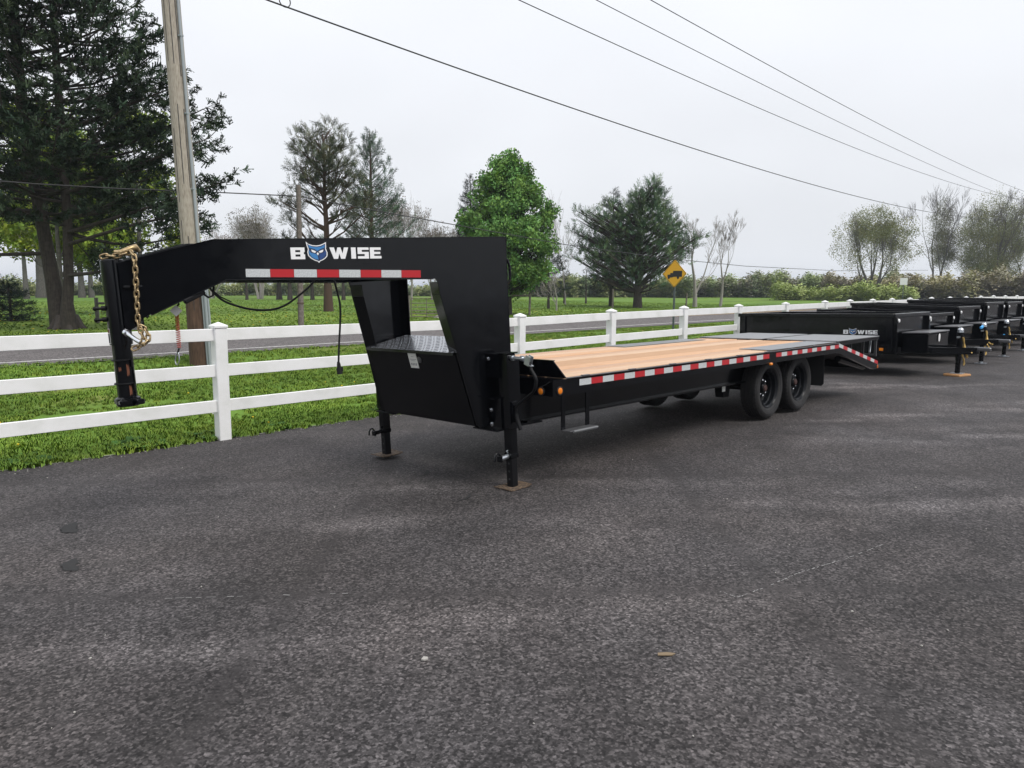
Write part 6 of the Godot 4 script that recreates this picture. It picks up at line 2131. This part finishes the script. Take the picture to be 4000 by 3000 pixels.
	for m in 3:
		var cp := []
		var e := Vector3(k + [0.10, 0.16, 0.24][m], [0.20, 0.34, 0.44][m], 0.06 + 0.03 * m + P.get("chain_z", 0.0))
		var st := Vector3(k + 0.055, 0.70, 0.06)
		for i in 13:
			var f := i / 12.0
			cp.append(st.lerp(e, f) + Vector3(0.012 * sin(f * 9.0 + m), -0.10 * sin(f * PI) * (0.3 + 0.4 * m), 0.012 * cos(f * 11.0)))
		b.tube(cp, [0.014, 0.02, 0.013, 0.02, 0.013, 0.02, 0.013, 0.02, 0.013, 0.02, 0.013, 0.02, 0.013], 5)
	put("chain", b, mats.brass, j)
	# clearance lights
	for s in [1.0, -1.0]:
		b = MB.new()
		b.lathe([Vector2(0, 0), Vector2(0.034, 0), Vector2(0.03, 0.018), Vector2(0, 0.02)], 12, Transform3D(tilt.basis * Basis(Vector3.BACK, -PI / 2), tilt * Vector3(0.066, -0.12, s * (w * 0.5 - 0.07))))
		put("front_reflector", b, mats.white, T)
	b = MB.new()
	b.box(Vector3(-0.16, 0.47, w * 0.5 + 0.012), Vector3(0.07, 0.05, 0.02), Basis(), 0.006)
	put("side_marker", b, mats.amber, T)
	if P.has("tag"):
		b = MB.new()
		b.lathe([Vector2(0, 0), Vector2(0.055, 0), Vector2(0.055, 0.004), Vector2(0, 0.004)], 14, Transform3D(Basis(Vector3.BACK, -PI / 2).scaled(Vector3(1, 1.35, 1)), Vector3(0.525, 0.68, bw * 0.1)))
		put("paper_tag", b, mats.white, T)
	if P.has("blue"):
		b = MB.new()
		b.box(Vector3(k - 0.02, P.blue, 0.06), Vector3(0.05, 0.06, 0.22), Basis(Vector3.RIGHT, 0.2), 0.015)
		put("blue_wrap", b, mats.blue_tag, T)
	if P.get("logo", false):
		var lg := node("logo_lettering", T)
		lettering(lg, Transform3D(tilt.basis, tilt * Vector3(-0.85, -0.365, w * 0.5 + 0.004)), 0.072)

func make_dumps() -> void:
	make_dump("black dump trailer nearest the flatbed, white tag on its tool box", Vector3(8.014, -0.087, -13.078), 0.826, 1.989, 2.919, 1.105, 1.032, {"logo": true, "tag": true, "low": 0.70, "box_z": 0.1})
	var bl := MB.new()
	bl.box(Vector3(0, 0.02, 0), Vector3(0.36, 0.045, 0.30), Basis(), 0.012)
	var o := put("wood_block", bl, mats.block)
	o.transform = Transform3D(Basis(Vector3.UP, 0.5), Vector3(8.014, -0.09, -13.078))
	tag(o, "square wooden block under the first dump trailer's jack", "wood block")
	make_dump("second black dump trailer in the row, blue wrap on its jack", Vector3(9.893, -0.094, -15.358), 0.853, 1.9, 2.25, 1.04, 1.09, {"blue": 0.78, "low": 0.66, "chain_z": 0.12})
	make_dump("third black dump trailer in the row, taller walls", Vector3(11.487, -0.095, -17.03), 0.803, 1.9, 2.36, 1.155, 1.205, {"low": 0.75, "blue": 0.50})
	make_dump("fourth black dump trailer in the row, high solid front", Vector3(13.193, -0.097, -18.855), 0.725, 1.9, 1.80, 1.235, 1.275, {"low": 0.85})
	make_dump("fifth black dump trailer in the row, cut by the right edge", Vector3(15.0, -0.097, -20.7), 0.75, 1.9, 2.2, 1.22, 1.28, {"low": 0.82})
	make_dump("sixth black dump trailer in the row, only partly in view", Vector3(16.9, -0.097, -22.6), 0.75, 1.9, 2.2, 1.26, 1.30, {"low": 0.82})

# ----------------------------------------------------------------
func _ready() -> void:
	rng.seed = 20240511
	make_sky()
	make_materials()
	make_ground()
	make_fence()
	make_poles()
	make_hall()
	make_roadside()
	make_grass()
	make_trees()
	make_trailer()
	make_dumps()
